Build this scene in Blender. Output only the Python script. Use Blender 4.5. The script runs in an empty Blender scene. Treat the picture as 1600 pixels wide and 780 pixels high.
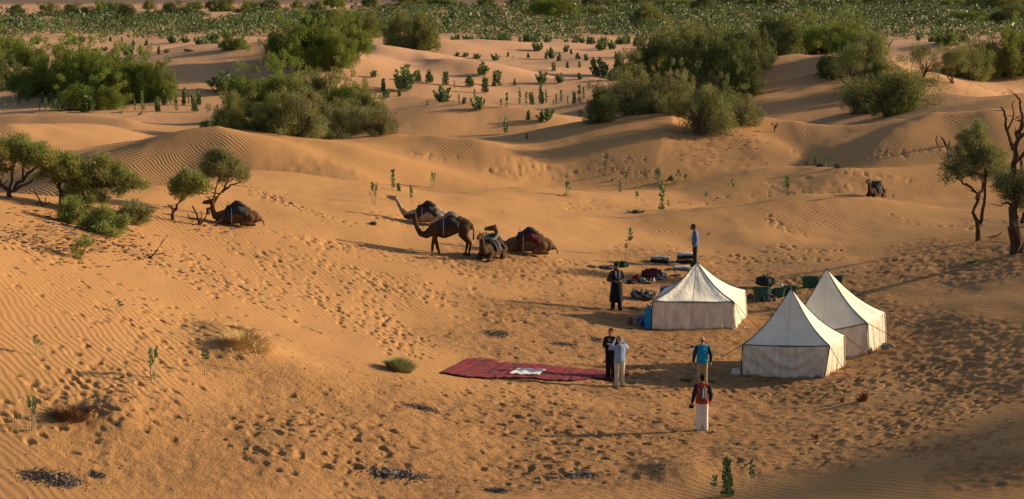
import bpy, math, random
import numpy as np
from mathutils import Vector, Matrix
sc = bpy.context.scene
COL = sc.collection
R = math.radians

# ---------------------------------------------------------------- camera
FPX, YH, CH = 3500.0, -30.0, 14.0          # focal length in photo pixels, horizon row, camera height
PITCH = math.atan((390 - YH) / FPX)
cam_d = bpy.data.cameras.new('camera')
cam = bpy.data.objects.new('camera', cam_d); COL.objects.link(cam)
cam.location = (0, 0, CH); cam.rotation_euler = (math.pi / 2 - PITCH, 0, 0)
cam_d.lens = FPX / 1600 * 36; cam_d.sensor_width = 36
cam_d.clip_start = 0.5; cam_d.clip_end = 30000
sc.camera = cam
sc.render.resolution_x, sc.render.resolution_y = 1024, 499

# ---------------------------------------------------------------- sky and sun
SUN_EL, SUN_AZ = R(17.0), R(17.0)          # azimuth measured from +X (right) towards +Y (away)
sdir = Vector((math.cos(SUN_EL) * math.cos(SUN_AZ), math.cos(SUN_EL) * math.sin(SUN_AZ), math.sin(SUN_EL)))
W = bpy.data.worlds.new('World'); sc.world = W; W.use_nodes = True
nt = W.node_tree; nt.nodes.clear()
sky = nt.nodes.new('ShaderNodeTexSky'); sky.sky_type = 'NISHITA'; sky.sun_disc = False
sky.sun_elevation = SUN_EL; sky.sun_rotation = math.pi / 2 - SUN_AZ
sky.air_density = 1.2; sky.dust_density = 2.2; sky.ozone_density = 1.0
bg = nt.nodes.new('ShaderNodeBackground'); bg.inputs['Strength'].default_value = 0.066
wo = nt.nodes.new('ShaderNodeOutputWorld')
nt.links.new(sky.outputs[0], bg.inputs[0]); nt.links.new(bg.outputs[0], wo.inputs[0])
sl = bpy.data.lights.new('sun', 'SUN'); sl.energy = 4.2; sl.angle = R(1.6); sl.color = (1.0, 0.75, 0.46)
so = bpy.data.objects.new('sun', sl); COL.objects.link(so)
so.rotation_euler = (-sdir).to_track_quat('-Z', 'Y').to_euler()
so.location = sdir * 200
sc.view_settings.view_transform = 'Standard'; sc.view_settings.look = 'None'
sc.view_settings.exposure = 0.78; sc.view_settings.gamma = 1.0
sc.cycles.max_bounces = 5; sc.cycles.diffuse_bounces = 3; sc.cycles.transmission_bounces = 3

# ---------------------------------------------------------------- helpers
def tag(o, label=None, cat=None, group=None, kind=None):
    if label: o['label'] = label
    if cat: o['category'] = cat
    if group: o['group'] = group
    if kind: o['kind'] = kind
    return o

def mat(name, col, rough=0.85, var=0.0, scale=3.0, bump=0.0, bscale=20.0, transl=0.0, attr=None, spec=0.2, stretch=None, metal=0.0):
    m = bpy.data.materials.new(name); m.use_nodes = True
    t = m.node_tree; n = t.nodes; L = t.links
    b = n['Principled BSDF']; b.inputs['Roughness'].default_value = rough
    b.inputs['Base Color'].default_value = (*col, 1); b.inputs['Specular IOR Level'].default_value = spec
    b.inputs['Metallic'].default_value = metal
    tc = n.new('ShaderNodeTexCoord'); src = tc.outputs['Object']
    if stretch:
        mp = n.new('ShaderNodeMapping'); mp.inputs['Scale'].default_value = stretch
        L.new(src, mp.inputs[0]); src = mp.outputs[0]
    out = None
    if var > 0:
        nz = n.new('ShaderNodeTexNoise'); nz.inputs['Scale'].default_value = scale; nz.inputs['Detail'].default_value = 5
        L.new(src, nz.inputs['Vector'])
        mr = n.new('ShaderNodeMapRange'); mr.inputs[1].default_value = .3; mr.inputs[2].default_value = .7
        mr.inputs[3].default_value = 1 - var; mr.inputs[4].default_value = 1 + var
        L.new(nz.outputs[0], mr.inputs[0])
        mx = n.new('ShaderNodeVectorMath'); mx.operation = 'SCALE'; mx.inputs[0].default_value = col
        L.new(mr.outputs[0], mx.inputs['Scale']); out = mx.outputs[0]
    if attr:
        at_ = n.new('ShaderNodeAttribute'); at_.attribute_name = attr
        if out is None:
            mu = n.new('ShaderNodeVectorMath'); mu.operation = 'MULTIPLY'; mu.inputs[1].default_value = col
            L.new(at_.outputs['Color'], mu.inputs[0]); out = mu.outputs[0]
        else:
            mu = n.new('ShaderNodeVectorMath'); mu.operation = 'MULTIPLY'
            L.new(out, mu.inputs[0]); L.new(at_.outputs['Color'], mu.inputs[1]); out = mu.outputs[0]
    if out is not None: L.new(out, b.inputs['Base Color'])
    if bump > 0:
        nb = n.new('ShaderNodeTexNoise'); nb.inputs['Scale'].default_value = bscale; nb.inputs['Detail'].default_value = 4
        L.new(src, nb.inputs['Vector'])
        bp = n.new('ShaderNodeBump'); bp.inputs['Distance'].default_value = bump; bp.inputs['Strength'].default_value = 0.8
        L.new(nb.outputs[0], bp.inputs['Height']); L.new(bp.outputs[0], b.inputs['Normal'])
    if transl > 0:
        tr = n.new('ShaderNodeBsdfTranslucent'); ms = n.new('ShaderNodeMixShader'); ms.inputs[0].default_value = transl
        tr.inputs[0].default_value = (*col, 1)
        if out is not None: L.new(out, tr.inputs[0])
        L.new(b.outputs[0], ms.inputs[1]); L.new(tr.outputs[0], ms.inputs[2])
        L.new(ms.outputs[0], n['Material Output'].inputs[0])
    return m

class MB:
    """collects geometry for one mesh"""
    def __init__(s): s.v = []; s.f = []; s.m = []; s.n = 0
    def add(s, V, F, mi=0):
        V = np.asarray(V, float).reshape(-1, 3); o = s.n
        s.v.append(V); s.n += len(V)
        s.f += [tuple(i + o for i in f) for f in F]; s.m += [mi] * len(F)
        return s
    def tube(s, P, rad, k=6, mi=0, cap=True):
        P = [Vector(p) for p in P]; n = len(P)
        if not hasattr(rad, '__len__'): rad = [rad] * n
        V = []; F = []; up = Vector((.31, .17, .93))
        for i, p in enumerate(P):
            d = (P[min(i + 1, n - 1)] - P[max(i - 1, 0)])
            if d.length < 1e-9: d = Vector((0, 0, 1))
            d.normalize()
            a = d.cross(up if abs(d.dot(up)) < .95 else Vector((1, 0, 0))).normalized(); b = d.cross(a)
            for j in range(k):
                t = 2 * math.pi * j / k
                V.append(tuple(p + (a * math.cos(t) + b * math.sin(t)) * rad[i]))
        for i in range(n - 1):
            for j in range(k):
                j2 = (j + 1) % k
                F.append((i * k + j, i * k + j2, (i + 1) * k + j2, (i + 1) * k + j))
        if cap: F += [tuple(range(k))[::-1], tuple(range((n - 1) * k, n * k))]
        return s.add(V, F, mi)
    def box(s, c, size, rz=0, mi=0):
        V = []
        for x in (-.5, .5):
            for y in (-.5, .5):
                for z in (-.5, .5):
                    X, Y = x * size[0], y * size[1]
                    V.append((c[0] + X * math.cos(rz) - Y * math.sin(rz), c[1] + X * math.sin(rz) + Y * math.cos(rz), c[2] + z * size[2]))
        return s.add(V, [(0, 1, 3, 2), (4, 6, 7, 5), (0, 4, 5, 1), (2, 3, 7, 6), (0, 2, 6, 4), (1, 5, 7, 3)], mi)
    def ell(s, c, r, k=10, q=7, rot=None, mi=0):
        V = [(0, 0, -1)]; F = []
        for i in range(1, q):
            t = math.pi * i / q - math.pi / 2
            for j in range(k):
                a = 2 * math.pi * j / k; V.append((math.cos(t) * math.cos(a), math.cos(t) * math.sin(a), math.sin(t)))
        V.append((0, 0, 1))
        for j in range(k):
            F.append((0, 1 + (j + 1) % k, 1 + j)); F.append((len(V) - 1, 1 + (q - 2) * k + j, 1 + (q - 2) * k + (j + 1) % k))
        for i in range(q - 2):
            for j in range(k):
                a = 1 + i * k
                F.append((a + j, a + (j + 1) % k, a + k + (j + 1) % k, a + k + j))
        V = np.array(V) * np.array(r)
        if rot is not None: V = V @ np.array(rot.to_3x3()).T
        return s.add(V + np.array(c), F, mi)
    def cap(s, a, b, ra, rb, k=10):
        """closed tapered capsule"""
        a = Vector(a); b = Vector(b); d = (b - a); L = d.length
        if L < 1e-6: return s.ell(a, (ra, ra, ra))
        d.normalize(); P = []; Q = []
        for t in (-90, -60, -30): P.append(a + d * ra * math.sin(R(t))); Q.append(max(ra * math.cos(R(t)), 1e-4))
        P.append(a); Q.append(ra); P.append(b); Q.append(rb)
        for t in (30, 60, 90): P.append(b + d * rb * math.sin(R(t))); Q.append(max(rb * math.cos(R(t)), 1e-4))
        return s.tube(P, Q, k)
    def mesh(s, name, mats, smooth=False):
        me = bpy.data.meshes.new(name)
        me.from_pydata(np.concatenate(s.v).tolist() if s.v else [], [], s.f)
        for m in (mats if isinstance(mats, (list, tuple)) else [mats]): me.materials.append(m)
        if len(me.materials) > 1: me.polygons.foreach_set('material_index', s.m)
        if smooth: me.polygons.foreach_set('use_smooth', [True] * len(me.polygons))
        me.update(); return me
    def build(s, name, mats, parent=None, smooth=False):
        return link(name, s.mesh(name, mats, smooth), parent)

def link(name, me, parent=None, loc=None, rz=0):
    o = bpy.data.objects.new(name, me); COL.objects.link(o)
    if parent: o.parent = parent
    if loc is not None: o.location = loc; o.rotation_euler = (0, 0, rz)
    return o

def empty(name, loc, rz=0, sc_=1.0):
    o = link(name, None, None, loc, rz); o.scale = (sc_,) * 3; o.empty_display_size = .3; return o

def remeshed(mb, name, m, voxel, smooth=3, dec=None):
    """joins overlapping volumes into one continuous skin"""
    me = mb.mesh(name, m); o = bpy.data.objects.new('temporary', me); COL.objects.link(o)
    r = o.modifiers.new('r', 'REMESH'); r.mode = 'VOXEL'; r.voxel_size = voxel
    if smooth:
        s_ = o.modifiers.new('s', 'SMOOTH'); s_.iterations = smooth; s_.factor = .5
    if dec:
        d_ = o.modifiers.new('d', 'DECIMATE'); d_.ratio = dec
    dg = bpy.context.evaluated_depsgraph_get()
    out = bpy.data.meshes.new_from_object(o.evaluated_get(dg)); out.name = name
    bpy.data.objects.remove(o); bpy.data.meshes.remove(me)
    out.materials.clear(); out.materials.append(m)
    out.polygons.foreach_set('use_smooth', [True] * len(out.polygons)); return out

def fast_mesh(name, V, F, mats, colattr=None, smooth=False):
    """V (n,3), F (m,3 or 4) numpy; colattr per-face rgb"""
    me = bpy.data.meshes.new(name); n, m, k = len(V), len(F), F.shape[1]
    me.vertices.add(n); me.vertices.foreach_set('co', V.astype(np.float32).ravel())
    me.loops.add(m * k); me.loops.foreach_set('vertex_index', F.astype(np.int32).ravel())
    me.polygons.add(m); me.polygons.foreach_set('loop_start', np.arange(0, m * k, k, dtype=np.int32))
    me.polygons.foreach_set('use_smooth', np.full(m, smooth))
    for q in (mats if isinstance(mats, (list, tuple)) else [mats]): me.materials.append(q)
    if colattr is not None:
        a = me.attributes.new('tint', 'FLOAT_COLOR', 'FACE')
        c = np.ones((m, 4), np.float32); c[:, :3] = colattr; a.data.foreach_set('color', c.ravel())
    me.update(calc_edges=True); return me

def vnoise(x, y, seed=0):
    xi = np.floor(x).astype(np.int64); yi = np.floor(y).astype(np.int64); fx = x - xi; fy = y - yi
    def h(a, b):
        n = (a * 374761393 + b * 668265263 + seed * 1442695041) & 0xffffffff
        n = ((n ^ (n >> 13)) * 1274126177) & 0xffffffff
        return ((n ^ (n >> 16)) & 0xffff) / 65535.0 * 2 - 1
    u = fx * fx * fx * (fx * (fx * 6 - 15) + 10); v = fy * fy * fy * (fy * (fy * 6 - 15) + 10)
    a = h(xi, yi); b = h(xi + 1, yi); c = h(xi, yi + 1); d = h(xi + 1, yi + 1)
    return (a + (b - a) * u) * (1 - v) + (c + (d - c) * u) * v

def fbm(x, y, seed=0, o=3):
    s = 0; a = 1; t = 0
    for i in range(o):
        s = s + a * vnoise(x * 2 ** i + i * 17.3, y * 2 ** i - i * 9.1, seed + i); t += a; a *= .5
    return s / t

def sst(x, a, b):
    t = np.clip((x - a) / (b - a), 0, 1); return t * t * (3 - 2 * t)

# ---------------------------------------------------------------- terrain
def ray(px, py):
    u = (px - 800) / FPX; v = (390 - py) / FPX; c, s = math.cos(PITCH), math.sin(PITCH)
    return np.array([u, c + v * s, -s + v * c])
def plane(px, py, z=0.0):
    d = ray(px, py); t = (z - CH) / d[2]; return d[0] * t, d[1] * t

# crest lines: ((px,py,z)...), front width, back width, sharpness (0 rounded .. 1 pointed) front/back
CRESTS = [
 # big slope at the left, its crest behind the near trees
 ([(-420,300,6.5),(-200,300,5.6),(0,306,4.7),(120,316,4.2),(230,303,3.9),(300,299,3.6),(390,270,3.4),(440,270,3.1),(500,285,2.4),(580,297,1.6),(670,299,1.1),(760,290,.6)], 30, 7, .75, .5),
 ([(660,335,.9),(700,325,1.3),(750,305,1.5),(800,295,1.5),(860,297,1.3),(960,300,.8),(1050,305,.4)], 14, 6, .4, .5),
 ([(560,372,.3),(620,350,.8),(720,345,.9),(900,352,.9),(1000,350,.5)], 9, 5, .3, .3),
 ([(1030,338,.4),(1060,329,.9),(1150,321,1.4),(1262,308,1.8),(1330,309,1.8),(1420,320,1.6),(1487,328,1.5),(1600,330,1.5),(1800,320,2)], 18, 8, .5, .6),
 ([(1090,290,.4),(1160,273,1.0),(1231,263,1.7),(1330,266,1.9),(1465,263,2.0),(1600,262,2.0),(1750,262,2.0)], 16, 10, .45, .8),
 ([(-350,215,2.2),(0,222,1.8),(150,232,1.0),(270,218,1.7),(320,203,2.8),(356,196,3.7),(400,199,3.5),(450,209,2.9),(520,217,2.3),(600,222,1.6),(680,226,1.0)], 26, 7, .35, .8),
 ([(500,224,1.2),(560,213,1.9),(640,207,2.6),(680,210,2.6),(712,216,2.1),(780,216,1.6),(850,222,1.2)], 22, 8, .4, .7),
 ([(840,246,.5),(862,232,1.0),(900,210,1.9),(950,190,2.7),(1005,176,3.3),(1035,179,3.3),(1056,193,2.8),(1072,210,2.0),(1090,228,1.2)], 30, 8, .15, .8),
 ([(1060,215,2.4),(1120,205,2.7),(1185,190,3.0),(1240,194,2.9),(1330,200,2.8),(1420,192,3.2),(1480,178,3.8),(1560,174,4.0),(1640,174,4.0),(1800,172,4)], 24, 10, .6, .6),
 ([(-300,198,1.8),(0,195,1.7),(60,196,1.5),(140,200,.8)], 14, 5, .5, .8),
 ([(-200,182,.6),(60,186,.9),(200,187,1.0),(300,190,.8)], 10, 8, .3, .8),
 ([(540,166,.8),(584,158,1.5),(650,150,2.1),(680,155,1.9),(719,163,2.2),(740,165,2.2),(765,176,1.6),(800,187,1.0),(870,190,.5)], 26, 8, .35, .9),
 ([(800,141,.4),(817,132,1.0),(880,121,1.5),(920,121,1.5),(965,131,1.0),(1010,140,.5)], 16, 9, .4, .8),
 ([(510,116,.8),(530,108,1.4),(574,101,2.2),(604,107,1.7),(650,114,.8)], 22, 9, .4, .9),
 ([(548,80,1.6),(567,72,3.2),(590,69,4.2),(618,79,3.6),(640,88,2.8),(662,97,1.6)], 15, 30, .9, .5),
 ([(612,104,.6),(650,94,2.0),(684,88,3.4),(704,92,3.2),(728,101,2.4),(746,107,1.4),(770,112,.6)], 15, 26, .8, .5),
 ([(680,92,1.6),(760,98,1.6),(860,108,1.2),(940,116,.6)], 22, 14, .5, .6),
 ([(220,92,1.0),(236,88,1.6),(304,80,2.4),(351,78,3.0),(388,62,4.8),(405,58,5.4),(428,61,5.0),(440,75,3.5)], 50, 16, .5, .7),
 ([(262,122,.6),(285,112,1.3),(310,104,2.0),(322,96,2.7),(340,102,2.0),(365,110,1.2)], 24, 9, .9, .9),
 ([(380,112,1.2),(412,98,2.0),(472,101,2.0),(533,108,1.5),(570,114,.8)], 22, 12, .5, .8),
 ([(650,68,1.4),(685,61,2.6),(732,64,2.2),(783,67,1.8),(850,71,1.0)], 40, 20, .5, .7),
 ([(840,71,.8),(860,67,1.4),(888,65,1.8),(925,70,1.4),(960,80,.6)], 40, 20, .5, .7),
 ([(1160,120,1.0),(1178,108,2.2),(1212,91,4.0),(1246,81,5.2),(1290,82,5.2),(1335,92,3.8),(1380,110,2)], 34, 16, .4, .6),
 ([(1170,122,1.5),(1200,116,2.0),(1249,115,2.2),(1290,112,2.0),(1340,130,1)], 22, 9, .4, .6),
 ([(1350,98,1.5),(1374,88,2.6),(1418,73,4.3),(1465,70,4.8),(1520,78,4.0),(1600,90,3.0)], 46, 20, .5, .6),
 ([(1400,165,1.4),(1435,150,2.4),(1480,152,2.4),(1532,160,2.4),(1600,150,3.2),(1700,150,3.2)], 30, 14, .6, .6),
]
RIDGES = []
for pts, wf, wb, sf, sb in CRESTS:
    k = 1.3 if min(p[1] for p in pts) < 240 else 1.12       # metres of relief
    P = np.array([(*plane(a, b, z * k), z * k) for a, b, z in pts]); RIDGES.append((P, wf * (.85 if k > 1.2 else 1), wb, sf, sb))
# dunes outside the frame, given in metres: the one at the right whose flank enters the picture and shades the camp, a hill added for its shadow, and the camera's own
RIDGES.append((np.array([(37, 122, 3.0), (39, 106, 5.0), (39, 94, 6.8), (39, 82, 8.0), (38, 72, 8.6), (36, 63, 8.0), (32, 55, 6.2), (27, 47, 4)]), 31, 25, .85, .7))
RIDGES.append((np.array([(74, 67, 20), (75, 78, 23), (79, 86, 21)]), 34, 34, .7, .7))  # added unseen hill, sized so its shadow falls across the lower foreground
RIDGES.append((np.array([(11, 57, 1.0), (16, 59, 2.0), (21, 63, 3.6), (27, 68, 5)]), 7, 6, .6, .6))

def ridges(x, y):
    K = 7.0; acc = np.zeros_like(x); low = np.zeros_like(x)
    for P, wf, wb, sf, sb in RIDGES:
        w = max(wf, wb)
        sel = (x > P[:, 0].min() - w) & (x < P[:, 0].max() + w) & (y > P[:, 1].min() - w) & (y < P[:, 1].max() + w)
        if not sel.any(): continue
        X = x[sel]; Y = y[sel]; top = np.zeros(X.shape)
        for a, b in zip(P[:-1], P[1:]):
            dx, dy = b[0] - a[0], b[1] - a[1]; L2 = dx * dx + dy * dy; L = math.sqrt(L2)
            t = np.clip(((X - a[0]) * dx + (Y - a[1]) * dy) / L2, 0, 1)
            ex = X - a[0] - t * dx; ey = Y - a[1] - t * dy; d = np.sqrt(ex * ex + ey * ey)
            s = np.clip((dx * ey - dy * ex) / L / np.maximum(d, .3), -1, 1) * .5 + .5      # 1: far side
            hz = a[2] + (b[2] - a[2]) * t
            ww = wf + (wb - wf) * s; sh = sf + (sb - sf) * s
            q = np.clip(d / ww, 0, 1)
            qr = (np.sqrt(q * q + .0008) - .02828) / .97212
            p = (1 - sh) * (1 - q * q * (3 - 2 * q)) + sh * (1 - qr) ** 1.5
            h = hz * p; m = np.maximum(top, h); dd = np.abs(top - h)      # smooth maximum of the segments
            top = m + np.where(np.minimum(top, h) > 0, np.clip(.25 - dd, 0, .25) ** 2, 0)
        acc[sel] += np.maximum(top, 0) ** K
    return acc ** (1 / K)

def H(x, y):
    x = np.asarray(x, float); y = np.asarray(y, float); r = np.hypot(x, y)
    wx = x + 1.3 * fbm(x / 9, y / 9, 5, 2) * sst(r, 60, 140); wy = y + 1.6 * fbm(x / 8, y / 12, 9, 2) * sst(r, 60, 140)
    h = ridges(wx, wy)
    far = sst(r, 110, 240)
    h = h + (.18 + .52 * far * (1 - sst(r, 600, 1500))) * fbm(x / (6 + 10 * far), y / (9 + 16 * far), 21, 2)
    h = h + .5 * np.exp(-(((x - 2) / 30) ** 2 + ((y - 106) / 14) ** 2)) 
    h = h + 12.4 * (1 - sst(r, 3, 44))
    h = h * (1 - .85 * sst(r, 900, 1500))
    # the dark stony plain and low hills far behind
    h = h + sst(r, 1500, 2600) * 3 + 42 * sst(y, 4200, 8500) * (.6 + .5 * fbm(x / 1500, y / 1500, 40, 4))
    return h

def hz(x, y): return float(H(np.array([x]), np.array([y]))[0])
_R = np.concatenate([np.arange(46, 320, .35), np.geomspace(320, 5000, 700)])
def at(px, py, push=0.0):
    """the ground point the photograph shows at a pixel (push: metres farther back)"""
    d = ray(px, py); hd = math.hypot(d[0], d[1]); X = d[0] / hd * _R; Y = d[1] / hd * _R; Z = CH + d[2] / hd * _R
    g = H(X, Y) - Z; i = int(np.argmax(g > 0))
    if g[i] <= 0: i = len(_R) - 1
    r = _R[i]
    if i > 0 and g[i] > 0:
        r = _R[i - 1] + (_R[i] - _R[i - 1]) * (-g[i - 1]) / (g[i] - g[i - 1])
    r += push; x, y = d[0] / hd * r, d[1] / hd * r
    return Vector((x, y, hz(x, y)))
def ppm(p): return FPX / math.hypot(p[0], p[1])          # photo pixels per metre there
# ---------------------------------------------------------------- ground sheet
rng = np.random.RandomState(4)
az = np.concatenate([np.arange(-180, -40, 4.0), np.arange(-40, -15, .35), np.arange(-15, 15, .041), np.arange(15, 62, .4), np.arange(62, 180.1, 4.0)])
ncol = len(az) - 1 if abs(az[-1] - 180) < 1e-6 else len(az)
az = az[:ncol]; azr = np.radians(az)
rad = np.concatenate([[.5, 2, 4, 7], np.arange(10, 57, 1.5), (CH * FPX) / (np.arange(858, -14, -1.0) - YH), [3400, 4000, 4600, 5200, 5800, 6500, 7200, 8000, 9000, 11000, 15000]])
rad = np.unique(rad)
AZ, RR = np.meshgrid(azr, rad); GX = np.sin(AZ) * RR; GY = np.cos(AZ) * RR
GZ = H(GX, GY)
inview = (RR > 50) & (RR < 420) & (np.abs(AZ) < R(16))
def blob(cx, cy, sx, sy): return np.exp(-(((GX - cx) / sx) ** 2 + ((GY - cy) / sy) ** 2))
def pblob(px, py, wx, wy):
    p = at(px, py); s = ppm(p); k = FPX * CH / (p[1] ** 2)
    return blob(p[0], p[1], wx / s, wy / k)
# trodden, littered sand of the camp floor
churn = np.zeros_like(GX)
for a in ((1050,560,420,110),(1150,480,300,80),(700,690,520,90),(1150,680,400,80),(1080,420,160,40),(760,400,110,22),(300,700,260,50),(1500,400,160,50),(500,640,200,40),(1500,560,150,120),(1540,740,120,40)):
    churn = np.maximum(churn, pblob(*a) * 1.25)
churn = np.clip(churn + .25 * fbm(GX / 3, GY / 4, 3, 3), 0, 1); churn = sst(churn, .35, .85)
trod = np.zeros_like(GX)
for a in ((1110,232,100,16),(120,375,130,26),(500,270,120,14),(1300,285,120,16),(830,270,110,8),(1500,130,90,14),(1390,165,70,14)):
    trod = np.maximum(trod, pblob(*a))
n1 = fbm(GX / .55, GY / .8, 31, 3); n2 = fbm(GX / 1.7, GY / 2.6, 33, 2)
GZ = GZ + inview * (churn * (.035 * fbm(GX / .3, GY / .42, 36, 3) + .05 * n2 + .015 * vnoise(GX / .22, GY / .3, 35)) + sst(trod, .3, .8) * .035 * fbm(GX / .4, GY / .5, 32, 2))
# broad wind hummocks
GZ = GZ + inview * (1 - churn) * .03 * fbm(GX / 1.2, GY / 3.2, 37, 2)

# low mounds gathered round the dry clumps
for px_, py_, w_, h_ in ((385, 548, 62, .42), (345, 520, 40, .25), (190, 652, 50, .34), (470, 700, 90, .28), (940, 640, 150, .22), (1060, 738, 60, .28), (620, 690, 120, .22), (1200, 385, 80, .3), (480, 590, 60, .2), (820, 560, 90, .12)):
    p_ = at(px_, py_); s_ = ppm(p_); GZ = GZ + h_ * np.exp(-((((GX - p_.x) / (w_ / s_)) ** 2 + ((GY - p_.y) / (w_ / s_ * 1.5)) ** 2) ** 1.1))
# footprints and hoof marks: real dents
def dent(x, y, s, depth, ang, el=1.5):
    r = math.hypot(x, y); a = math.atan2(x, y); w = 2.6 * s * el
    i0, i1 = np.searchsorted(rad, (r - w, r + w)); j0, j1 = np.searchsorted(azr, (a - w / r, a + w / r))
    if i1 <= i0 or j1 <= j0: return
    X = GX[i0:i1, j0:j1] - x; Y = GY[i0:i1, j0:j1] - y
    U = (X * math.cos(ang) + Y * math.sin(ang)) / (s * el); V = (-X * math.sin(ang) + Y * math.cos(ang)) / s
    d = np.sqrt(U * U + V * V) * (1 + .22 * np.sin(U * 2.3 + x * 9) + .18 * np.sin(V * 2.9 + y * 7))
    depth *= .55
    GZ[i0:i1, j0:j1] += -depth * np.exp(-d ** 4) + .25 * depth * np.exp(-((d - 1.45) / .4) ** 2)
def trail(pts, n, spread, s=.085, depth=.10):
    """walkers following the line one behind another, each with alternate left and right prints"""
    P = [at(*p) for p in pts]; L_ = [(b_ - a).length for a, b_ in zip(P[:-1], P[1:])]; tot = sum(L_); left = n
    while left > 0:
        hoof = rng.rand() < .4; step = (1.0 if hoof else .62) * rng.uniform(.85, 1.2); off = rng.randn() * spread; ph = rng.uniform(0, 6); d = rng.uniform(0, tot * .6); end = min(tot, d + rng.uniform(.3, .9) * tot); side = 1
        while d < end and left > 0:
            x = d; i = 0
            while i < len(L_) - 1 and x > L_[i]: x -= L_[i]; i += 1
            q = P[i].lerp(P[i + 1], min(1, x / L_[i])); a = math.atan2(P[i + 1].y - P[i].y, P[i + 1].x - P[i].x)
            o = off + .25 * spread * math.sin(d * .5 + ph) + side * (.14 if hoof else .10) + rng.randn() * .04
            dent(q.x - math.sin(a) * o, q.y + math.cos(a) * o * 1.3, (.10 if hoof else s) * rng.uniform(.75, 1.25), depth * rng.uniform(.5, 1.35), a + rng.randn() * .25, 1.2 if hoof else 1.9)
            d += step; side = -side; left -= 1
TR = [([(395,292),(450,318),(520,340),(560,350)], 95, .45), ([(560,330),(620,345),(680,352)], 40, .6), ([(330,372),(420,400),(520,425),(620,440)], 80, 1.1),
 ([(420,370),(520,385),(640,398)], 70, .6), ([(230,370),(330,430),(430,480),(520,520)], 130, 1.4), ([(380,400),(480,450),(560,500),(640,560)], 110, 1.0),
 ([(60,420),(180,470),(300,520),(420,560)], 100, 2.0), ([(0,520),(120,560),(220,600),(330,640)], 110, 1.6), ([(20,600),(150,650),(260,680)], 70, 1.2),
 ([(560,420),(640,450),(700,480)], 60, 1.0), ([(540,440),(600,500),(690,560)], 60, .5), ([(600,390),(700,420),(830,425),(960,430)], 150, 1.2),
 ([(740,380),(800,405),(880,400)], 60, 1.3), ([(690,470),(780,480),(900,500)], 80, 1.5), ([(1190,330),(1220,350),(1262,372)], 30, .3), ([(1150,270),(1200,300),(1260,320)], 30, 1.5),
 ([(640,236),(680,246),(720,250)], 26, .3), ([(450,262),(520,280),(600,283)], 60, 1.2), ([(740,268),(820,262),(900,250)], 40, .9), ([(930,252),(990,262),(1040,264)], 30, .9),
 ([(1170,222),(1250,242),(1340,246),(1450,238),(1520,228)], 42, .18), ([(1100,460),(1250,430),(1400,450)], 110, 2.2), ([(1000,400),(1150,400),(1300,410)], 120, 1.8),
 ([(860,520),(950,560),(1050,580),(1150,620)], 220, 2.0), ([(640,620),(760,660),(900,680),(1050,700)], 260, 2.4), ([(350,660),(480,690),(620,700)], 170, 1.6),
 ([(1200,640),(1330,600),(1450,560)], 120, 2.4), ([(1350,700),(1450,660),(1580,610)], 90, 1.4), ([(1420,720),(1500,700),(1580,680)], 60, .8), ([(870,330),(900,322),(980,315)], 24, .4),
 ([(980,300),(1100,320),(1200,300)], 30, 2.0), ([(20,370),(60,400),(120,420)], 40, 1.2), ([(1380,330),(1480,350),(1580,350)], 40, 1.5), ([(1300,275),(1360,285),(1440,290)], 30, 1.4)]
for p, n, s in TR: trail(p, int(n * 1.25), s)
for k in range(1300):                                     # trampled floor
    px = rng.uniform(560, 1560); py = rng.uniform(400, 770)
    x, y = plane(px, py, 0)
    j = np.searchsorted(azr, math.atan2(x, y)); i = np.searchsorted(rad, math.hypot(x, y))
    if churn[i, j] < .3: continue
    dent(x, y, rng.uniform(.04, .10), rng.uniform(.025, .07), rng.uniform(0, 3))
# erosion scarp at the far left flat
nr, nc = GX.shape
idx = np.arange(nr * nc).reshape(nr, nc)
A = idx[:-1, :]; B = idx[1:, :]; A2 = np.roll(A, -1, 1); B2 = np.roll(B, -1, 1)
F = np.stack([A, A2, B2, B], -1).reshape(-1, 4)[:, ::-1]
V = np.stack([GX, GY, GZ], -1).reshape(-1, 3)

litter = np.zeros_like(GX)
for a, g in (((1115,230,75,14), 1.0), ((120,372,110,26), .8), ((1390,172,60,14), .8), ((1060,340,500,8), 0), ((1200,478,120,30), .7), ((1300,520,260,70), .8), ((1100,560,300,60), .6), ((1500,125,80,12), .8),
             ((900,700,500,60), .6), ((1520,400,120,30), .6), ((330,560,70,30), .3), ((900,430,300,30), .45), ((215,182,180,4), .8), ((650,640,120,10), .8), ((330,690,150,60), .5)):
    litter = np.maximum(litter, pblob(*a) * g)
litter = np.maximum(litter, .8 * churn * sst(GX, -12, 2))
litter = np.clip(litter * (1 + .9 * fbm(GX / .9, GY / 1.4, 51, 3)), 0, 1)
ASH = ((80,748,48,7),(150,742,14,3),(615,747,52,6),(905,743,32,6),(775,523,24,6),(655,640,30,4),(775,765,22,4),(880,538,20,3),(935,530,14,3),(990,484,12,3))
ash = np.zeros_like(GX)
for a in ASH: ash = np.maximum(ash, pblob(*a))
ash = sst(ash * 1.25 * (1 + 2.2 * fbm(GX / .3, GY / .4, 71, 3)), .35, .9)
GZ = GZ + 0
near_w = 1 - sst(RR, 92, 118)
rip = (1 - churn) * (1 - sst(trod, .2, .6)) * (1 - sst(RR, 230, 320)) * (.75 + .4 * fbm(GX / 5, GY / 9, 61, 2))
plainmask = sst(RR, 1250, 1500)

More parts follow.
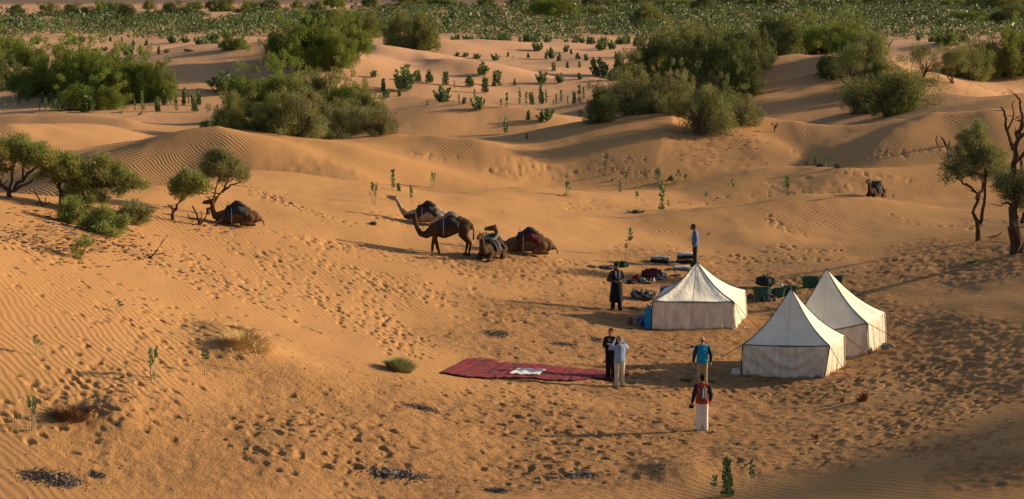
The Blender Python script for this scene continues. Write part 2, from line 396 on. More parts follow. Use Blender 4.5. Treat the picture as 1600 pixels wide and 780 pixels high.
g = bpy.data.materials.new('desert_sand'); g.use_nodes = True; t = g.node_tree; n = t.nodes; L = t.links
b = n['Principled BSDF']; b.inputs['Roughness'].default_value = .95; b.inputs['Specular IOR Level'].default_value = .1
def nd(tp, **k):
    q = n.new(tp)
    for a, v in k.items(): setattr(q, a, v)
    return q
def attr(nm): q = nd('ShaderNodeAttribute'); q.attribute_name = nm; return q.outputs['Fac']
def mixc(f, a, b_):
    q = nd('ShaderNodeMix', data_type='RGBA')
    for s_, v in ((q.inputs[0], f), (q.inputs[6], a), (q.inputs[7], b_)):
        if isinstance(v, (tuple, float, int)): s_.default_value = (*v, 1) if isinstance(v, tuple) else v
        else: L.new(v, s_)
    return q.outputs[2]
def math_(op, a, b_=None, clamp=False):
    q = nd('ShaderNodeMath', operation=op); q.use_clamp = clamp
    for s_, v in ((q.inputs[0], a), (q.inputs[1], b_)):
        if v is None: continue
        if isinstance(v, (float, int)): s_.default_value = v
        else: L.new(v, s_)
    return q.outputs[0]
geo = nd('ShaderNodeNewGeometry'); pos = geo.outputs['Position']
def noise(scale, detail=4, vec=None, rough=.55):
    q = nd('ShaderNodeTexNoise'); q.inputs['Scale'].default_value = scale; q.inputs['Detail'].default_value = detail; q.inputs['Roughness'].default_value = rough
    L.new(vec if vec is not None else pos, q.inputs['Vector']); return q.outputs[0]
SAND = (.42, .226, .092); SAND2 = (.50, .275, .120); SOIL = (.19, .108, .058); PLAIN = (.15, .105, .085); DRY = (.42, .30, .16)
big = noise(.06, 3); c = mixc(math_('MULTIPLY', big, 1.0), SAND, SAND2)
fine = noise(9.0, 5); c = mixc(math_('MULTIPLY', fine, .28), c, (.32, .165, .07))
lit = math_('MULTIPLY', attr('litter'), math_('MULTIPLY_ADD', noise(2.6, 6, rough=.7), 2.4, clamp=True) , clamp=True)
q = n.new('ShaderNodeMapRange'); L.new(noise(3.1, 6, rough=.75), q.inputs[0]); q.inputs[1].default_value = .44; q.inputs[2].default_value = .6
c = mixc(math_('MULTIPLY', attr('litter'), math_('ADD', math_('MULTIPLY', q.outputs[0], .75), .2), clamp=True), c, SOIL)
# flecks of straw and dung on the trodden floor
q2 = n.new('ShaderNodeMapRange'); L.new(noise(14, 3, rough=.6), q2.inputs[0]); q2.inputs[1].default_value = .66; q2.inputs[2].default_value = .72
c = mixc(math_('MULTIPLY', math_('MULTIPLY', attr('churn'), .55), q2.outputs[0]), c, (.12, .07, .045))
q3 = n.new('ShaderNodeMapRange'); L.new(noise(11.3, 3, rough=.6), q3.inputs[0]); q3.inputs[1].default_value = .66; q3.inputs[2].default_value = .7
c = mixc(math_('MULTIPLY', math_('MULTIPLY', attr('churn'), .4), q3.outputs[0]), c, (.62, .45, .24))
c = mixc(math_('MULTIPLY', attr('ash'), .85), c, mixc(noise(7, 3), (.03, .027, .026), (.13, .11, .10)))
c = mixc(math_('MULTIPLY', attr('distance_haze'), .7), c, (.53, .32, .21))  # pale pink air haze blended into the sand colour with distance
c = mixc(attr('plain'), c, mixc(noise(.004, 5), PLAIN, (.20, .13, .10)))
L.new(c, b.inputs['Base Color'])
# wind ripples: fine relief
off = nd('ShaderNodeTexNoise'); off.inputs['Scale'].default_value = .22; off.inputs['Detail'].default_value = 2; L.new(pos, off.inputs['Vector'])
sc1 = nd('ShaderNodeVectorMath', operation='SCALE'); L.new(off.outputs['Color'], sc1.inputs[0]); sc1.inputs['Scale'].default_value = 1.5
off2 = nd('ShaderNodeTexNoise'); off2.inputs['Scale'].default_value = 1.6; off2.inputs['Detail'].default_value = 1; L.new(pos, off2.inputs['Vector'])
sc2 = nd('ShaderNodeVectorMath', operation='SCALE'); L.new(off2.outputs['Color'], sc2.inputs[0]); sc2.inputs['Scale'].default_value = .16
ad = nd('ShaderNodeVectorMath', operation='ADD'); L.new(pos, ad.inputs[0]); L.new(sc1.outputs[0], ad.inputs[1])
ad2 = nd('ShaderNodeVectorMath', operation='ADD'); L.new(ad.outputs[0], ad2.inputs[0]); L.new(sc2.outputs[0], ad2.inputs[1])
mp = nd('ShaderNodeMapping'); mp.inputs['Rotation'].default_value = (0, 0, R(-34)); L.new(ad2.outputs[0], mp.inputs[0])
def wave(scale_):
    wv = nd('ShaderNodeTexWave'); wv.wave_type = 'BANDS'; wv.bands_direction = 'X'; wv.inputs['Scale'].default_value = scale_; wv.inputs['Distortion'].default_value = 0
    L.new(mp.outputs[0], wv.inputs['Vector']); return wv.outputs['Fac']
rh = math_('ADD', math_('MULTIPLY', math_('MULTIPLY', wave(1.3), attr('ripple_close')), (.0125)), math_('MULTIPLY', math_('MULTIPLY', wave(1.45), attr('ripple')), .023))
ch = math_('MULTIPLY', math_('MULTIPLY', noise(8, 6, rough=.7), attr('churn')), .085)
gr = math_('MULTIPLY', noise(16, 4), .012)
hh = math_('ADD', math_('ADD', rh, ch), gr)
bp = nd('ShaderNodeBump'); bp.inputs['Distance'].default_value = 1.0; bp.inputs['Strength'].default_value = 1.0
L.new(hh, bp.inputs['Height']); L.new(bp.outputs[0], b.inputs['Normal'])

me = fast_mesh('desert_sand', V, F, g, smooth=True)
for nm, arr in (('litter', litter), ('churn', churn), ('ripple', np.clip(rip, 0, 1) * (1 - near_w)), ('ripple_close', np.clip(rip, 0, 1) * near_w), ('ash', ash), ('distance_haze', sst(RR, 130, 330)), ('plain', plainmask)):
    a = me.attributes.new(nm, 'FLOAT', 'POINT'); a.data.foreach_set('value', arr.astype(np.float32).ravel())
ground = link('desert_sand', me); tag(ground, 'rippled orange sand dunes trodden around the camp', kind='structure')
def gz(x, y):
    """height of the built sheet, footprints included"""
    r = math.hypot(x, y); i = int(np.clip(np.searchsorted(rad, r), 1, nr - 1)); j = int(np.clip(np.searchsorted(azr, math.atan2(x, y)), 1, nc - 1))
    u = (r - rad[i - 1]) / (rad[i] - rad[i - 1]); v = (math.atan2(x, y) - azr[j - 1]) / (azr[j] - azr[j - 1])
    return float((GZ[i - 1, j - 1] * (1 - v) + GZ[i - 1, j] * v) * (1 - u) + (GZ[i, j - 1] * (1 - v) + GZ[i, j] * v) * u)
# ================================================================ things
def ordw(i):
    w = ['first','second','third','fourth','fifth','sixth','seventh','eighth','ninth','tenth','eleventh','twelfth','thirteenth','fourteenth','fifteenth','sixteenth','seventeenth','eighteenth','nineteenth','twentieth']
    return w[i] if i < 20 else 'twenty-' + w[i - 20] if i < 39 else str(i + 1) + 'th'
def P3(px, py, z): x, y = plane(px, py, z); return Vector((x, y, z))

# ---------------------------------------------------------------- tents
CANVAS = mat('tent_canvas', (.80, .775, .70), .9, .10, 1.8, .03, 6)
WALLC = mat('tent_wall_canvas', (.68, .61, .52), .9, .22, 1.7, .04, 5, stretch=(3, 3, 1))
TRIM = mat('black_webbing', (.03, .028, .027), .8)
ROPE = mat('dark_rope', (.06, .05, .045), .9)
REDROPE = mat('red_rope', (.35, .06, .04), .9)
STEEL = mat('steel', (.25, .25, .25), .4, metal=.8)
WOOD = mat('pole_wood', (.22, .14, .08), .8)

def lerp(a, b, t): return a + (b - a) * t
def tent(loc, C, E, apex, label, seed, curtain=0.0, ropes=(), sag=.20):
    """C: four ground corners FL FR BR BL, E: the four eave corners, apex; all metres, world"""
    root = empty('canvas_tent', loc); tag(root, label, 'tent', 'white canvas tents of the camp')
    o = Vector(loc); C = [c - o for c in C]; E = [c - o for c in E]; A = apex - o
    rg = random.Random(seed); TH = Vector((0, 0, .012))
    # roof: four sagging panels meeting at the peak, hips slightly concave
    names = ['front', 'right', 'back', 'left']
    for k in range(4):
        a, b_ = E[k], E[(k + 1) % 4]; nu, nv = 18, 16; V = []
        nrm = (b_ - a).cross(A - a).normalized()
        if nrm.z < 0: nrm = -nrm
        for j in range(nv + 1):
            t = j / nv
            for i in range(nu + 1):
                u = i / nu
                p = lerp(lerp(a, b_, u), A, t)
                hip = sag * math.sin(math.pi * min(t * 1.0, 1)) * (1 - .15 * t)
                w = math.sin(math.pi * u) * (1 - t)
                eave = .035 * math.sin(math.pi * u) * (1 - t) ** 3
                wr = .016 * math.sin(u * 31 + seed + k * 2 + 2 * math.sin(u * 11)) * (1 - t) * (t > 0) + .022 * math.sin(u * 9 + t * 7 + k) * w
                # creases radiating from the peak
                wr += .035 * math.sin(u * 37 + seed + math.sin(u * 17)) * t * (1 - t)
                p = p - Vector((0, 0, hip + eave)) - nrm * (.05 * w * math.sin(math.pi * t) + wr * 1.2 * (0 < i < nu))
                V.append(tuple(p))
        F = [(j * (nu + 1) + i, j * (nu + 1) + i + 1, (j + 1) * (nu + 1) + i + 1, (j + 1) * (nu + 1) + i) for j in range(nv) for i in range(nu)]
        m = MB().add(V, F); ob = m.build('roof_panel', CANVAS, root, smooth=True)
        sd = ob.modifiers.new('thickness', 'SOLIDIFY'); sd.thickness = .012; sd.offset = -1
        # seam up the middle
        P = [V[j * (nu + 1) + nu // 2] for j in range(nv)]
        if k == 0: MB().tube([Vector(p) + nrm * .012 for p in P], .006, 4).build('seam', WALLC, ob)
        # hip webbing
        P = [Vector(V[j * (nu + 1)]) + Vector((0, 0, .012)) for j in range(nv + 1)]
        MB().tube(P, .014, 5).build('hip_webbing', TRIM, root)
        # eave webbing
        P = [Vector(V[i]) + Vector((0, 0, -.012)) for i in range(nu + 1)]
        MB().tube(P, .016, 5).build('eave_webbing', TRIM if k in (0, 3) else WALLC, root)
    # walls
    for k in range(4):
        a, b_ = E[k], E[(k + 1) % 4]; ca, cb = C[k], C[(k + 1) % 4]; nu, nv = 40, 10; V = []
        out = (cb - ca).cross(Vector((0, 0, 1))).normalized()
        for j in range(nv + 1):
            t = j / nv
            for i in range(nu + 1):
                u = i / nu
                e = lerp(a, b_, u) - Vector((0, 0, .035 * math.sin(math.pi * u) + .02)); g_ = lerp(ca, cb, u)
                gx, gy = g_.x + o.x, g_.y + o.y; g_.z = gz(gx, gy) - o.z - .02 + .035 * max(0, math.sin(u * 8 + seed + k))
                p = lerp(e, g_, t)
                f = .020 * math.sin(u * 29 + seed * 3 + 2 * math.sin(t * 2 + u * 5)) * (.25 + t) + .02 * math.sin(u * 61 + seed) * t
                if k == 0 and curtain: f += curtain * .075 * math.sin(math.pi * t) ** .5 * math.sin(15 * (t + .75 * (2 * u - 1) ** 2) + 2.0 * math.sin(u * 7))
                f *= min(1, u * 12, (1 - u) * 12)
                V.append(tuple(p + out * (f - .008)))
        F = [(j * (nu + 1) + i, (j + 1) * (nu + 1) + i, (j + 1) * (nu + 1) + i + 1, j * (nu + 1) + i + 1) for j in range(nv) for i in range(nu)]
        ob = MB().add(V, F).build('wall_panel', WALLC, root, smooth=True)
        sd = ob.modifiers.new('thickness', 'SOLIDIFY'); sd.thickness = .01
        # corner lacing
        cr = MB(); e = E[k] - Vector((0, 0, .02)); g_ = C[k].copy(); dd = (e - (E[0] + E[2]) / 2); dd.z = 0; dd.normalize()
        cr.tube([e + dd * .015, lerp(e, g_, .5) + dd * .03, g_ + dd * .02], [.022, .014, .024], 5)
        cr.build('corner_webbing', TRIM if k < 2 or k == 3 else WALLC, root)
    MB().tube([A - Vector((0, 0, .25)), A + Vector((0, 0, .05))], .022, 8).build('pole_tip', STEEL, root)
    mg = MB()
    for (k, dx, dy, red) in ropes:
        p = E[k].copy(); q = p + Vector((dx, dy, 0)); q.z = gz(q.x + o.x, q.y + o.y) - o.z + .02
        mid = lerp(p, q, .5) - Vector((0, 0, .05))
        MB().tube([p, mid, q], .011, 5).build('guy_rope', REDROPE if red else ROPE, root)
        MB().tube([q + Vector((.02, 0, -.08)), q + Vector((0, 0, .10))], [.008, .014], 6).build('tent_peg', STEEL, root)
    return root

def corner(px, py): return at(px, py)
def up_to(px, py, base):
    """point above/near a ground spot seen at (px,py): keeps the spot's distance"""
    d = ray(px, py); t = base.y / d[1]; return Vector((d[0] * t, base.y, CH + d[2] * t))
# tent beside the turbaned man
f1 = corner(1018, 515); f2 = corner(1148, 514); f3 = f2 + Vector((.78, 3.0, 0)); f4 = f1 + Vector((.70, 3.05, 0))
for p in (f3, f4): p.z = gz(p.x, p.y)
e1 = up_to(1020, 470, f1); e2 = up_to(1146, 471, f2); e3 = f3 + Vector((-.08, -.05, e2.z - f2.z)); e4 = f4 + Vector((.02, 0, e1.z - f1.z))
ctr = (f1 + f2 + f3 + f4) / 4; ap = up_to(1089, 410, ctr)
tent((ctr.x, ctr.y, ctr.z), [f1, f2, f3, f4], [e1, e2, e3, e4], ap, 'white pyramid tent with smooth front wall, man in blue shirt standing behind its peak', 1,
     ropes=((1, .55, -.35, 0), (1, 1.1, -.9, 0), (2, 1.5, .3, 0), (0, -.8, -.9, 0), (2, .9, 1.2, 0)))
# front right tent with gathered stained curtain
f1 = corner(1159, 586); f2 = corner(1288, 589); f3 = corner(1319, 571); f4 = f1 + (f3 - f2)
f4.z = gz(f4.x, f4.y)
e1 = up_to(1161, 538, f1); e2 = up_to(1296, 540, f2); e3 = up_to(1319, 524, f3); e4 = f4 + Vector((.03, 0, e1.z - f1.z))
ctr = (f1 + f2 + f3 + f4) / 4; ap = up_to(1236, 451, ctr)
tent((ctr.x, ctr.y, ctr.z), [f1, f2, f3, f4], [e1, e2, e3, e4], ap, 'frontmost white tent with stained wrinkled front wall, nearest of the overlapping pair at right', 5, curtain=1.0,
     ropes=((1, .55, -1.1, 0), (2, 1.15, -.5, 1), (0, -2.3, -1.2, 0), (2, 1.3, 1.0, 0)), sag=.24)
# rear right tent
f2 = corner(1357, 553); f3 = corner(1384, 536); f1 = f2 + Vector((-3.25, -.1, 0)); f4 = f3 + Vector((-3.25, -.1, 0))
for p in (f1, f4): p.z = gz(p.x, p.y)
e2 = up_to(1355, 505, f2); e3 = up_to(1382, 488, f3); e1 = f1 + Vector((-.03, 0, e2.z - f2.z - .12)); e4 = f4 + Vector((0, 0, e3.z - f3.z))
ctr = (f1 + f2 + f3 + f4) / 4; ap = up_to(1291, 420, ctr)
tent((ctr.x, ctr.y, ctr.z), [f1, f2, f3, f4], [e1, e2, e3, e4], ap, 'tallest white tent, behind the frontmost tent and partly hidden by it', 9,
     ropes=((1, 1.6, -1.0, 0), (2, 1.9, -1.2, 0), (2, 1.2, .9, 0)), sag=.22)

# ---------------------------------------------------------------- foliage
def blades(C, N, L, Wd, rs):
    """one triangle per blade: base centres, directions, length, width"""
    n = len(C); side = np.cross(N, rs.randn(n, 3)); side /= np.linalg.norm(side, axis=1)[:, None] + 1e-9
    V = np.empty((n, 3, 3)); V[:, 0] = C - side * Wd[:, None] * .5; V[:, 1] = C + side * Wd[:, None] * .5; V[:, 2] = C + N * L[:, None]
    return V.reshape(-1, 3), np.arange(n * 3).reshape(-1, 3)
def lobes(centres, radii, per, L, Wd, rs, up=.22, droop=0.0, shell=.4):
    Cs = []; Ns = []; Ls = []; T = []
    for c, r, in zip(centres, radii):
        k = int(per * r * r)
        d = rs.randn(k, 3); d /= np.linalg.norm(d, axis=1)[:, None]
        q = r * rs.uniform(0, 1, (k, 1)) ** shell * np.array([1, 1, .85])
        lump = 1 + .25 * np.sin(d[:, :1] * 5 + c[0] * 7) * np.sin(d[:, 1:2] * 5 + c[2] * 5)
        Cs.append(np.array(c) + d * q * lump)
        nn = d + np.array([0, 0, up]) + rs.randn(k, 3) * .45; nn[:, 2] -= droop
        Ns.append(nn / np.linalg.norm(nn, axis=1)[:, None]); Ls.append(L * rs.uniform(.6, 1.3, k) * np.where(rs.uniform(size=k) < .06, 2.0, 1))
        hue = rs.uniform(.88, 1.12)
        tt = np.clip(rs.normal(1, .16, (k, 1)), .55, 1.5) * np.array([[1.0 * hue, 1.0, .95]]); 
        tt[rs.uniform(size=k) < .05] *= np.array([1.7, 1.2, .9])
        T.append(tt)
    C = np.concatenate(Cs); N = np.concatenate(Ns); Ls = np.concatenate(Ls)
    V, F = blades(C, N, Ls, Wd * (.7 + .6 * rs.rand(len(C))), rs); return V, F, np.concatenate(T)
LEAF = {
 'green': mat('tamarisk_green', (.175, .225, .05), .8, transl=.28, attr='tint', var=.18, scale=.6),
 'olive': mat('tamarisk_olive', (.19, .21, .07), .8, transl=.28, attr='tint', var=.2, scale=.6),
 'grey': mat('tamarisk_grey', (.215, .225, .10), .8, transl=.25, attr='tint', var=.2, scale=.6),
 'deep': mat('tamarisk_deep', (.13, .16, .058), .8, transl=.2, attr='tint', var=.2, scale=.5),
 'bright': mat('tamarisk_bright', (.23, .26, .08), .8, transl=.3, attr='tint', var=.2, scale=1.0),
}
BARK = mat('dark_bark', (.085, .050, .034), .95, .35, 6, .02, 12, stretch=(1, 1, .3))
TWIG = mat('dry_twig', (.16, .10, .06), .95, .3, 6)
STRAW = mat('dry_straw', (.50, .36, .16), .9, .2, 5)

def limb(m, p, d, L, r, rs, depth, tips, bend=.25, k=6):
    pts = [p]; rad_ = [r]; q = p.copy(); n_ = 5
    for i in range(n_):
        d = (d + Vector(rs.randn(3)) * bend * .5 + Vector((0, 0, .05))).normalized(); q = q + d * L / n_
        pts.append(q.copy()); rad_.append(r * (1 - .55 * (i + 1) / n_))
    m.tube(pts, rad_, k)
    if depth == 0: tips.append(q.copy()); return
    for j in range(rs.randint(2, 4)):
        i = rs.randint(2, n_ + 1)
        nd_ = (d + Vector(rs.randn(3)) * .75).normalized(); nd_.z = abs(nd_.z) * .7 + .05
        limb(m, pts[i], nd_.normalized(), L * rs.uniform(.5, .75), rad_[i] * .7, rs, depth - 1, tips, bend, max(4, k - 1))

def bush_meshes(seed, w, h, nl, lr, per, L, Wd, style='dome'):
    """crown + limbs meshes with the base at the origin"""
    rs = np.random.RandomState(seed); cs = []; rr = []
    for i in range(nl):
        if style == 'dome':
            a = rs.uniform(0, 2 * math.pi); u = rs.uniform(0, 1); e = math.asin(u) * .95
            f = rs.uniform(.78, 1.0) if i % 5 else rs.uniform(.2, .6)
            r = lr * rs.uniform(.55, 1.25)
            if i % 4 == 1: r *= .5; f = rs.uniform(1.08, 1.3)      # ragged outliers
            skew = 1 + .22 * math.sin(a * 2 + seed) + .15 * math.sin(a * 3 + seed * 2)
            cs.append((math.cos(e) * math.cos(a) * (w / 2 - r * .7) * f * skew, math.cos(e) * math.sin(a) * (w / 2 - r * .7) * f * skew, max(r * .5, math.sin(e) * (h - r * .9) * f * (1 + .15 * math.sin(a * 2 + seed)) + .1 * r)))
            rr.append(r)
    V, F, T = lobes(cs, rr, per, L, Wd, rs)
    V[:, 2] = np.maximum(V[:, 2], -.1)
    b = MB()
    for i in range(0, nl, 3):
        c = Vector(cs[i]); mid = Vector((c.x * .45 + rs.randn() * .1, c.y * .45 + rs.randn() * .1, c.z * .35))
        b.tube([(rs.randn() * .12, rs.randn() * .12, -.2), mid, c * .95], [.09, .06, .02], 5)
    return (V, F, T), b

def variant(seed, leaf, **k):
    (V, F, T), b = bush_meshes(seed, **k)
    return fast_mesh('foliage', V, F, LEAF[leaf], T), b.mesh('limbs', BARK), k['w'], k['h']
VAR = {
 'g1': variant(1, 'green', w=6, h=4.2, nl=78, lr=.72, per=1100, L=.17, Wd=.062),
 'g2': variant(2, 'green', w=6, h=3.8, nl=70, lr=.78, per=1050, L=.17, Wd=.062),
 'o1': variant(3, 'olive', w=6, h=4.0, nl=72, lr=.75, per=1050, L=.16, Wd=.058),
 'o2': variant(4, 'olive', w=6, h=3.6, nl=76, lr=.72, per=1050, L=.16, Wd=.058),
 'y1': variant(5, 'grey', w=5, h=3.6, nl=62, lr=.58, per=1150, L=.17, Wd=.045),
 'y2': variant(9, 'grey', w=5, h=3.2, nl=56, lr=.62, per=1150, L=.17, Wd=.045),
 'd1': variant(6, 'deep', w=5, h=3.6, nl=56, lr=.68, per=850, L=.2, Wd=.07),
 'd2': variant(7, 'deep', w=6, h=3.2, nl=52, lr=.8, per=700, L=.2, Wd=.08),
}
def airy(seed, leaf, w, h, nl=34, per=700):
    rs = np.random.RandomState(seed); b = MB(); tips = []
    for i in range(3):
        a = rs.uniform(0, 6.28); limb(b, Vector((rs.randn() * .15, rs.randn() * .15, -.25)), Vector((math.cos(a) * .8, math.sin(a) * .8, 1.1)).normalized(), h * .62, .11, rs, 2, tips, .45)
    tips = [t_ for t_ in tips]; rs.shuffle(tips); cs = []; rr = []
    for t_ in tips[:nl]:
        cs.append((t_[0], t_[1], max(t_[2], .4))); rr.append(rs.uniform(.5, .95))
    V, F, T = lobes(cs, rr, per, .17, .045, rs, up=.3, shell=.6)
    return fast_mesh('foliage', V, F, LEAF[leaf], T), b.mesh('limbs', BARK), w, h
VAR['a1'] = airy(11, 'olive', 5, 4); VAR['a2'] = airy(15, 'grey', 5, 4); VAR['a3'] = airy(19, 'olive', 4.5, 3.6, 26)

rv = random.Random(8)
def bush(px, py, wpx, hpx, kind, label, push=0.0, name='tamarisk_bush', cat='bush', group=None, leafmat=None):
    p = at(px, py, push); s = ppm(p); fol, lim, w0, h0 = VAR[kind]
    r = empty(name, p - Vector((0, 0, .1)), rv.uniform(0, 6.28)); tag(r, label, cat, group)
    sx, sz = wpx / s / w0 * 1.30, hpx / s / h0 * 1.2; r.scale = (sx, sx * .9, sz)
    f = link('foliage', fol, r); link('limbs', lim, r)
    return r
B = []
def bs(px, py, w, h, k, lab, push=0.0): bush(px, py, w, h, k, lab, push, group='tamarisk bushes among the dunes')
# far left thicket
bs(10,98,56,44,'g2','dark green bush at the far left edge, highest one of the left thicket')
bs(44,103,44,36,'g1','rounded green bush just right of the left edge, behind the big left thicket')
bs(8,140,60,50,'d2','low dark bush at the left edge under two rounder green ones')
bs(48,150,60,40,'g2','dark low bush in the shaded left end of the big green thicket')
bs(85,146,76,70,'g1','tall green bush forming the left shoulder of the big green thicket')
bs(122,152,84,80,'g2','tallest yellowish green bush in the middle of the big left thicket')
bs(140,172,72,48,'g1','low front bush of the left thicket, above the clump of pale stems')
bs(172,154,76,74,'g2','green bush right of the tallest one in the big left thicket')
bs(205,156,74,68,'g1','broad bush in the right half of the big left thicket')
bs(234,156,58,62,'g2','rounded bush closing the right end of the big left thicket')
# upper centre left
bs(366,77,30,22,'g1','small round green bush left of the tall smooth dune top')
bs(452,92,52,56,'g1','left bush of the bright green group beside the tall dune top')
bs(482,102,74,66,'g2','widest bush of the bright green group beside the tall dune top')
bs(518,104,70,68,'g1','front bush of the bright green group, its foot in the sand saddle')
bs(552,92,44,50,'g2','rightmost bush of the bright green group above the orange bank')
bs(505,56,70,36,'d1','dark bush behind the bright green group near the shrub field')
bs(555,60,70,38,'o1','olive bush behind and right of the bright green group')
bs(592,56,40,26,'d2','low dark bush between the green group and the lone olive bush')
bs(630,74,52,50,'o1','left half of the olive bush pair crowning a sand mound')
bs(662,78,52,50,'o2','right half of the olive bush pair crowning a sand mound')
# big central-left thicket behind the rippled crest
bs(362,206,64,62,'o2','leftmost dark bush of the large thicket behind the rippled dune crest',4)
bs(400,190,84,72,'g1','tall green bush at the upper left of the large thicket',6)
bs(446,186,84,72,'g1','green bush topping the middle of the large thicket',6)
bs(425,212,80,60,'o1','olive bush low in the left front of the large thicket',3)
bs(470,216,84,66,'y1','greyish bush low in the middle front of the large thicket',2)
bs(494,196,80,70,'o2','olive bush at the upper right of the large thicket',5)
bs(515,218,76,62,'y2','greyish bush right of centre in the front of the large thicket',2)
bs(545,190,54,56,'g2','green bush at the right shoulder of the large thicket',4)
bs(552,214,56,34,'y1','low bush under the right shoulder of the large thicket',2)
bs(585,214,58,48,'a2','thin bush with bare leaning limb at the right end of the large thicket',1)
bs(322,206,18,13,'y2','tiny grey bush left of the large thicket',2)
# right centre mass
bs(938,190,54,50,'d1','dark rounded bush, left end of the right-hand bush mass')
bs(986,184,74,66,'y1','grey-green bush behind the shoulder of the pointed dune',3)
bs(1030,190,60,62,'y2','pale bush rising behind the pointed dune top',5)
bs(1062,196,48,60,'y1','pale upright bush directly right of the pointed dune top',3)
bs(1090,210,66,84,'a3','open pale bush with bare dark stems beside the pointed dune')
bs(1110,204,60,64,'y2','pale bush low in front of the right-hand bush mass')
bs(1160,194,56,42,'y1','rounded pale bush at the lower right end of the right-hand bush mass')
bs(1010,122,60,56,'o1','olive bush at the upper left of the right-hand bush mass')
bs(1040,140,84,72,'d1','dark bush in the centre of the right-hand bush mass')
bs(1092,132,90,80,'o2','tall olive bush topping the right-hand bush mass')
bs(1060,92,70,42,'o1','green bush at the back of the right-hand bush mass by the shrub field')
bs(1132,152,84,80,'d1','dark bush at the right of the right-hand bush mass')
bs(1160,150,50,44,'o2','rounded bush right edge of the right-hand bush mass over the dune hollow')
bs(1118,166,46,48,'y2','blue-grey bush low between the dark bush and the pale ones')
bs(972,124,38,34,'o2','small olive bush left of the right-hand bush mass')
# mound top group
bs(1180,104,60,52,'d2','dark bush left of the mound at upper right')
bs(1212,88,70,56,'d1','dark bush on the left side of the mound group')
bs(1246,84,66,54,'g1','bright green bush on the left top of the sand mound')
bs(1282,84,64,46,'g2','low bright bush in the middle of the mound top')
bs(1322,82,60,56,'g1','tall dark green bush at the right of the mound top')
bs(1348,96,50,50,'g2','green bush sloping down the right end of the mound group')
bs(1362,110,56,52,'y1','grey-green bush below the right end of the mound group')
bs(1075,108,84,62,'o1','olive bush behind the crown of the right-hand bush mass')
bs(1152,118,66,62,'d1','dark bush linking the right-hand mass with the mound group')
bs(575,196,50,40,'o2','olive bush at the far right shoulder of the large thicket',3)
bs(596,212,46,40,'y1','low grey bush closing the right end of the large thicket',1)
# right open trees
bs(1368,150,60,56,'y2','grey bush between the two straggly ones in the right hollow')
bs(1404,178,62,56,'o2','olive bush filling the low front of the right hollow')
bs(1352,176,50,50,'y1','grey bush at the lower left of the right hollow front')
bs(1504,122,56,44,'o1','olive bush behind the slender bushes on the right shoulder')
bs(1535,112,60,46,'y1','grey-green bush between slender and olive bushes at right')
bs(1296,122,36,34,'d1','dark small bush left of the open straggly trees')
bs(1345,148,74,72,'a1','straggly open bush with dark limbs in the right hollow')
bs(1388,182,92,76,'a3','broad straggly bush low in the right hollow')
bs(1328,180,46,46,'a2','thin bush at the lower left of the right hollow')
bs(1416,160,52,46,'y1','olive clump at the right side of the hollow bushes')
bs(1440,122,46,54,'a2','thin upright bush on the slope above the hollow')
bs(1490,130,44,50,'a1','slender tree-like bush on the dune shoulder at right')
bs(1518,126,46,54,'a3','second slender bush on the dune shoulder at right')
bs(1552,118,56,44,'o2','olive bush near the right edge on the dune shoulder')
bs(1592,116,60,70,'g2','tall green bush cut by the right edge above the dunes')
bs(1480,70,26,22,'g1','small bright bush on the crest at upper right')
# far trees
FT = [(27,25,24,12),(78,25,26,15),(120,24,32,14),(169,25,32,18),(196,29,26,16),(233,14,18,10),(277,25,36,17),(304,14,22,9),(331,14,14,9),(349,18,28,17),(376,20,13,7),(391,17,22,12),(422,17,24,12),(466,13,16,9),(493,17,18,12),(521,12,22,13),
 (579,12,22,11),(628,12,26,13),(653,11,22,12),(685,14,38,14),(759,13,22,12),(810,12,30,13),(837,9,20,9),(862,29,48,25),(878,12,32,15),(923,27,36,11),(932,14,38,16),(962,9,26,9),(996,9,34,10),(1013,40,46,24),(1033,17,30,14),(1064,12,26,10),
 (1097,17,24,14),(1134,9,26,11),(1165,10,18,9),(1185,10,22,12),(1210,12,24,13),(1252,7,20,7),(1281,13,18,9),(1325,8,24,8),(1360,10,26,8),(1401,11,50,13),(1440,9,30,9),(1490,12,30,11),(1530,15,34,12),(1566,17,60,20),(1596,12,30,14),(1512,37,42,15),(1580,38,50,19)]
for i, (x, y, w, h) in enumerate(FT):
    side = 'left' if x < 540 else 'middle' if x < 1070 else 'right'
    k = sum(1 for a in FT if (a[0] < 540) == (side == 'left') and (a[0] >= 1070) == (side == 'right') and a[0] < x)
    o = bush(x, y, w * 1.15, h * 1.3, ('d1', 'o1', 'd2', 'g2')[i % 4], f'far dark tree on the horizon, {ordw(k)} from the left in the {side} third', name='far_tree', cat='tree', group='dark trees along the horizon')
